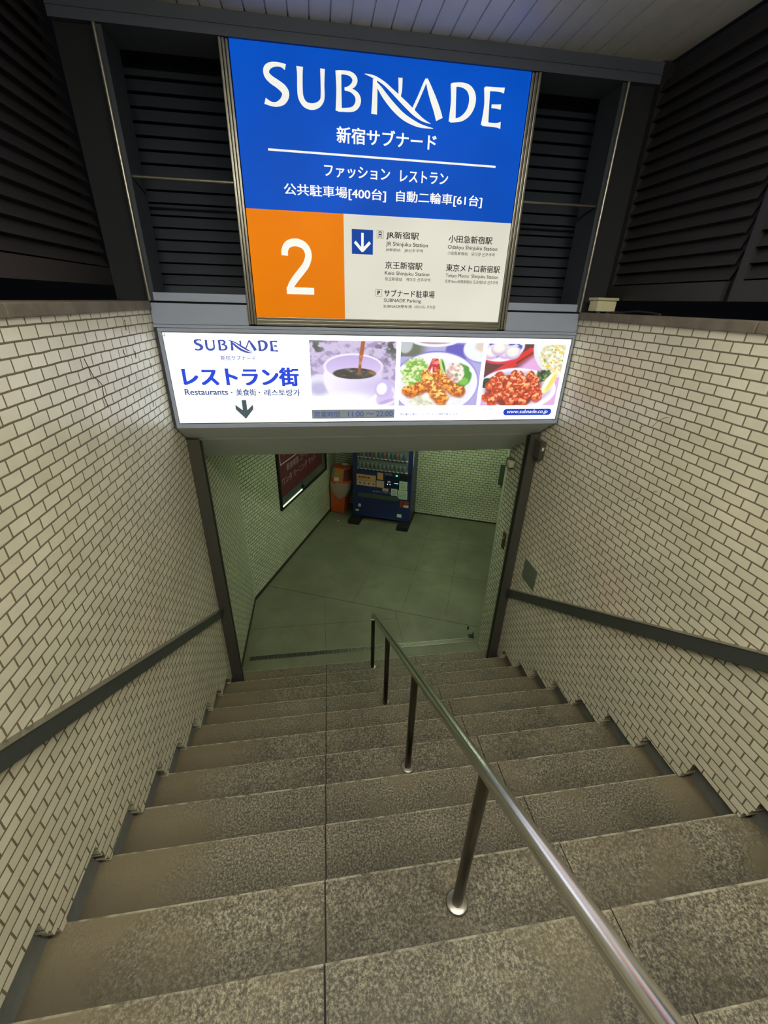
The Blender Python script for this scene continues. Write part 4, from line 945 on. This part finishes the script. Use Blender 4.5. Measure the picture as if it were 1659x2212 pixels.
for i in range(4): b.lathe([(0.0, 0.0), (0.012, 0.0), (0.014, 0.04), (0.0, 0.045)], (0, 0), 6)
V('picture_advert', MB().box(0.65, 1.035, TF - 0.002, TF, 0.765, 0.870), M['v_pink'])
b = MB()
for i in range(4): b.prism([(0.71 + i * 0.09, 0.80), (0.73 + i * 0.09, 0.80), (0.735 + i * 0.09, 0.835), (0.705 + i * 0.09, 0.835)], 'y', TF - 0.0035, TF - 0.002)
for x in (0.69, 0.75, 0.81, 0.87): b.box(x, x + 0.045, TF - 0.0035, TF - 0.002, 0.925, 0.955)
V('advert_marks', b, M['v_ink'])
V('small_notice', MB().box(1.065, 1.178, TF - 0.002, TF, 0.93, 1.07), M['v_orange']); V('small_notice', MB().box(1.05, 1.20, TF - 0.002, TF, 0.765, 0.905), M['v_pink'])
V('small_notice', MB().box(1.17, 1.29, TF - 0.002, TF, 0.70, 0.76), M['v_pink'])
V('coin_panel', MB().bevbox(1.21, 1.50, TF - 0.006, TF, 0.79, 1.03, 0.004), M['v_dark'])
V('coin_slot', MB().bevbox(1.27, 1.325, TF - 0.010, TF - 0.006, 0.885, 0.925, 0.002), M['v_shelf'])
V('white_indicator', MB().box(1.265, 1.279, TF - 0.009, TF - 0.006, 0.848, 0.862).box(1.313, 1.327, TF - 0.009, TF - 0.006, 0.848, 0.862), M['led_w'])
V('green_indicator', MB().box(1.425, 1.46, TF - 0.004, TF, 1.035, 1.055).box(1.40, 1.48, TF - 0.009, TF - 0.006, 0.886, 0.892), M['led_g'])
V('green_display', MB().box(1.21, 1.35, TF - 0.003, TF, 1.035, 1.085), M['wglass'])
V('side_recess', MB().bevbox(1.50, 1.655, TF - 0.003, TF, 0.96, 1.075, 0.002), M['black'])
for a in ((1.50, 1.655, 0.765, 0.945), (1.475, 1.665, 0.575, 0.755), (1.345, 1.465, 0.63, 0.77)):
    nt_ = V('notice_sheet', MB().box(a[0], a[1], TF - 0.003, TF, a[2], a[3]), M['v_paper'])
    b = MB(); n_ = 5
    for i in range(n_): z_ = a[2] + (a[3] - a[2]) * (i + 1) / (n_ + 1.5); b.box(a[0] + 0.015, a[1] - 0.02, TF - 0.0038, TF - 0.003, z_, z_ + 0.005)
    V('notice_lines', b, M['v_ink'], nt_)
V('white_lettering', text_into(MB(), 'あったか〜い つめた〜い', 0.98, 1.34, 0.655, 0.69, 0, 0.0, P=lambda u, w_: (u, TF - 0.001, w_)), M['v_shelf'])
V('delivery_slot', MB().bevbox(0.68, 1.50, TF - 0.006, TF, 0.515, 0.605, 0.004), M['dbox'])
V('round_sticker', MB().prism([(0.71 + 0.033 * math.cos(i * PI / 8), 0.33 + 0.036 * math.sin(i * PI / 8)) for i in range(16)], 'y', TF - 0.002, TF), M['v_paper'])
V('oval_sticker', MB().prism([(0.66 + 0.04 * math.cos(i * PI / 8), 0.215 + 0.024 * math.sin(i * PI / 8)) for i in range(16)], 'y', TF - 0.002, TF), M['v_paper'])
V('corner_sticker', MB().box(1.48, 1.57, TF - 0.002, TF, 0.175, 0.245), M['v_paper'])
V('red_sticker', MB().box(1.535, 1.585, TF - 0.002, TF, 0.40, 0.54), M['v_red']); V('red_sticker', MB().box(1.60, 1.70, TF - 0.002, TF, 0.465, 0.54), M['v_red'])
V('white_sticker', MB().box(1.60, 1.70, TF - 0.002, TF, 0.405, 0.455), M['v_shelf'])
V('lock_handle', MB().bevbox(1.675, 1.71, TF - 0.014, TF, 0.98, 1.12, 0.004), M['v_dark'])
V('edge_tape', MB().box(1.735, 1.739, TF + 0.04, TF + 0.07, 1.25, 1.56), M['white'])
for a, c_ in ((0.545, 0.765), (1.525, 1.745)): V('foot', MB().bevbox(a, c_, -0.85, -0.06, 0.0, 0.095, 0.006), M['black'])

# ================================================================== RECYCLING BIN
M['bin'] = pm('orange_bin', (214, 92, 48), 0.45, var=0.08); M['bin_y'] = pm('bin_yellow_panel', (206, 140, 66), 0.5)
M['bin_t'] = pm('bin_pale_panel', (150, 170, 166), 0.5); M['bin_d'] = pm('bin_dark_red', (104, 40, 36), 0.5)
m_, nt_b, bb = _nt('clear_plastic_bag'); bb.inputs['Base Color'].default_value = lin((200, 190, 184)) + (1,); bb.inputs['Alpha'].default_value = 0.62; bb.inputs['Roughness'].default_value = 0.25
tcb = N(nt_b, 'ShaderNodeTexCoord'); nb = N(nt_b, 'ShaderNodeTexNoise', i_Scale=14.0, i_Detail=4.0, i_Distortion=1.5); bpb = N(nt_b, 'ShaderNodeBump', i_Strength=1.0, i_Distance=0.02)
nt_b.links.new(tcb.outputs['Object'], nb.inputs['Vector']); nt_b.links.new(nb.outputs['Fac'], bpb.inputs['Height']); nt_b.links.new(bpb.outputs[0], bb.inputs['Normal']); M['bag'] = m_
bn = thing('recycling_bin', 'orange bottle recycling bin wrapped in a clear bag beside the vending machine', 'bin', (BC.x, BC.y, FLOOR), BROT)
def taper(z0, x0, x1, y0, y1, z1, X0, X1, Y0_, Y1_):
    b = MB(); vs = [(x0, y0, z0), (x1, y0, z0), (x1, y1, z0), (x0, y1, z0), (X0, Y0_, z1), (X1, Y0_, z1), (X1, Y1_, z1), (X0, Y1_, z1)]
    return b._add(vs, [(3, 2, 1, 0), (4, 5, 6, 7), (0, 1, 5, 4), (1, 2, 6, 5), (2, 3, 7, 6), (3, 0, 4, 7)])
obj('body', taper(0, 0.03, 0.32, -0.45, -0.12, 0.66, 0.03, 0.36, -0.47, -0.10), M['bin'], bn, world=False, bevel=0.012)
# faceted lid: flat front and two slanted cheeks
lid = MB(); base = [(0.02, -0.42), (0.11, -0.50), (0.30, -0.50), (0.47, -0.36), (0.47, -0.08), (0.02, -0.08)]
top = [(0.04, -0.30), (0.12, -0.37), (0.30, -0.37), (0.42, -0.27), (0.42, -0.10), (0.04, -0.10)]
lid._add([(x, y, 0.66) for x, y in base] + [(x, y, 0.70) for x, y in base] + [(x, y, 0.96) for x, y in top], [tuple(range(5, -1, -1)), tuple(range(12, 18))] + [(i, (i + 1) % 6, (i + 1) % 6 + 6, i + 6) for i in range(6)] + [(i + 6, (i + 1) % 6 + 6, (i + 1) % 6 + 12, i + 12) for i in range(6)])
ld = obj('lid', lid, M['bin'], bn, world=False, bevel=0.006)
def facet(i, a, b_, za, zb, mat, nm, off=0.003):
    p0, p1 = Vector((*base[i], 0.70)), Vector((*base[(i + 1) % 6], 0.70)); q0, q1 = Vector((*top[i], 0.96)), Vector((*top[(i + 1) % 6], 0.96))
    n = (p1 - p0).cross(q0 - p0).normalized() * off
    def P(s, t_): return (p0.lerp(p1, s)).lerp(q0.lerp(q1, s), t_) + n
    vs = [P(a, za), P(b_, za), P(b_, zb), P(a, zb)]; vs += [v - n * 0.6 for v in vs]
    m = MB()._add([v[:] for v in vs], [(0, 1, 2, 3), (7, 6, 5, 4), (0, 4, 5, 1), (1, 5, 6, 2), (2, 6, 7, 3), (3, 7, 4, 0)])
    return obj(nm, m, mat, ld, world=False)
facet(0, 0.1, 0.95, 0.25, 0.98, M['bin_t'], 'pale_panel'); facet(1, 0.04, 0.96, 0.08, 0.98, M['bin_y'], 'yellow_panel'); facet(2, 0.1, 0.95, 0.1, 0.9, M['bin_d'], 'dark_panel')
facet(1, 0.1, 0.6, 0.12, 0.34, M['white'], 'white_label', 0.007)
bag = MB(); rs = random.Random(3); rings = []
prof = ((0.70, 0.015), (0.62, 0.03), (0.52, 0.03), (0.44, 0.012), (0.36, -0.02))
cen = (0.22, -0.28)
for z, g_ in prof:
    ring = []
    for k in range(36):
        a = 2 * PI * k / 36; sx_ = 0.188 + g_ - (0.70 - z) * 0.10; sy_ = 0.215 + g_ * 0.6
        ca, sa = math.cos(a), math.sin(a); q = 1.0 / max(abs(ca), abs(sa)) ** 0.65
        w_ = 1 + rs.uniform(-0.025, 0.025)
        ring.append((cen[0] + sx_ * ca * q * w_ + (0.05 if ca > 0 else 0) * (z - 0.36) / 0.34, cen[1] + sy_ * sa * q * w_, z + (rs.uniform(-0.03, 0.03) if z < 0.4 else 0)))
    rings.append(ring)
bag._add([p for r in rings for p in r], [(i * 36 + k, i * 36 + (k + 1) % 36, (i + 1) * 36 + (k + 1) % 36, (i + 1) * 36 + k) for i in range(len(prof) - 1) for k in range(36)], True)
obj('plastic_bag', bag, M['bag'], bn, world=False)
# bottle left on top
t = thing('plastic_bottle', 'small pale plastic bottle lying on top of the orange bin', 'bottle', tuple(BC + UX * 0.28 - WX * 0.2 + Vector((0, 0, 0.96))), BROT)
obj('bottle', MB().tube([(-0.07, 0, 0.03), (-0.065, 0, 0.03), (0.03, 0, 0.03), (0.05, 0, 0.03), (0.075, 0, 0.03)], [0.02, 0.03, 0.03, 0.014, 0.012], 14), M['v_paper'], t, world=False)
obj('cap', MB().tube([(0.075, 0, 0.03), (0.09, 0, 0.03)], 0.014, 12), M['white'], t, world=False)

# ================================================================== LAMPS
def lamp(label, name, cx, cy, z, L, Wd, rot, mat, h=0.05):
    t = thing(name, label, 'lamp', (cx, cy, z), rot, group='canopy lamps' if name == 'ceiling_lamp' else 'corridor ceiling lamps')
    obj('housing', MB().bevbox(-L / 2 - 0.02, L / 2 + 0.02, -Wd / 2 - 0.02, Wd / 2 + 0.02, -h * 0.5, 0, 0.004), M['white'], t, world=False)
    obj('diffuser', MB().bevbox(-L / 2, L / 2, -Wd / 2, Wd / 2, -h, -h * 0.5, 0.004), mat, t, world=False)
lamp('fluorescent fitting under the canopy above the left half of the stair head', 'ceiling_lamp', -0.35, -0.5, CEIL_T, 1.2, 0.22, 0, M['lamp'])
lamp('fluorescent fitting under the canopy above the right half of the stair head', 'ceiling_lamp', 1.15, -0.5, CEIL_T, 1.2, 0.22, 0, M['lamp'])
lamp('greenish fluorescent fitting on the corridor ceiling nearest the stairs', 'corridor_lamp', 0.9, 4.7, CEIL_B, 1.2, 0.2, BROT, M['lamp_low'])
lamp('greenish fluorescent fitting on the corridor ceiling before the far wall', 'corridor_lamp', 2.0, 5.7, CEIL_B, 1.2, 0.2, BROT, M['lamp_low'])
bpy.data.objects.remove(_to)
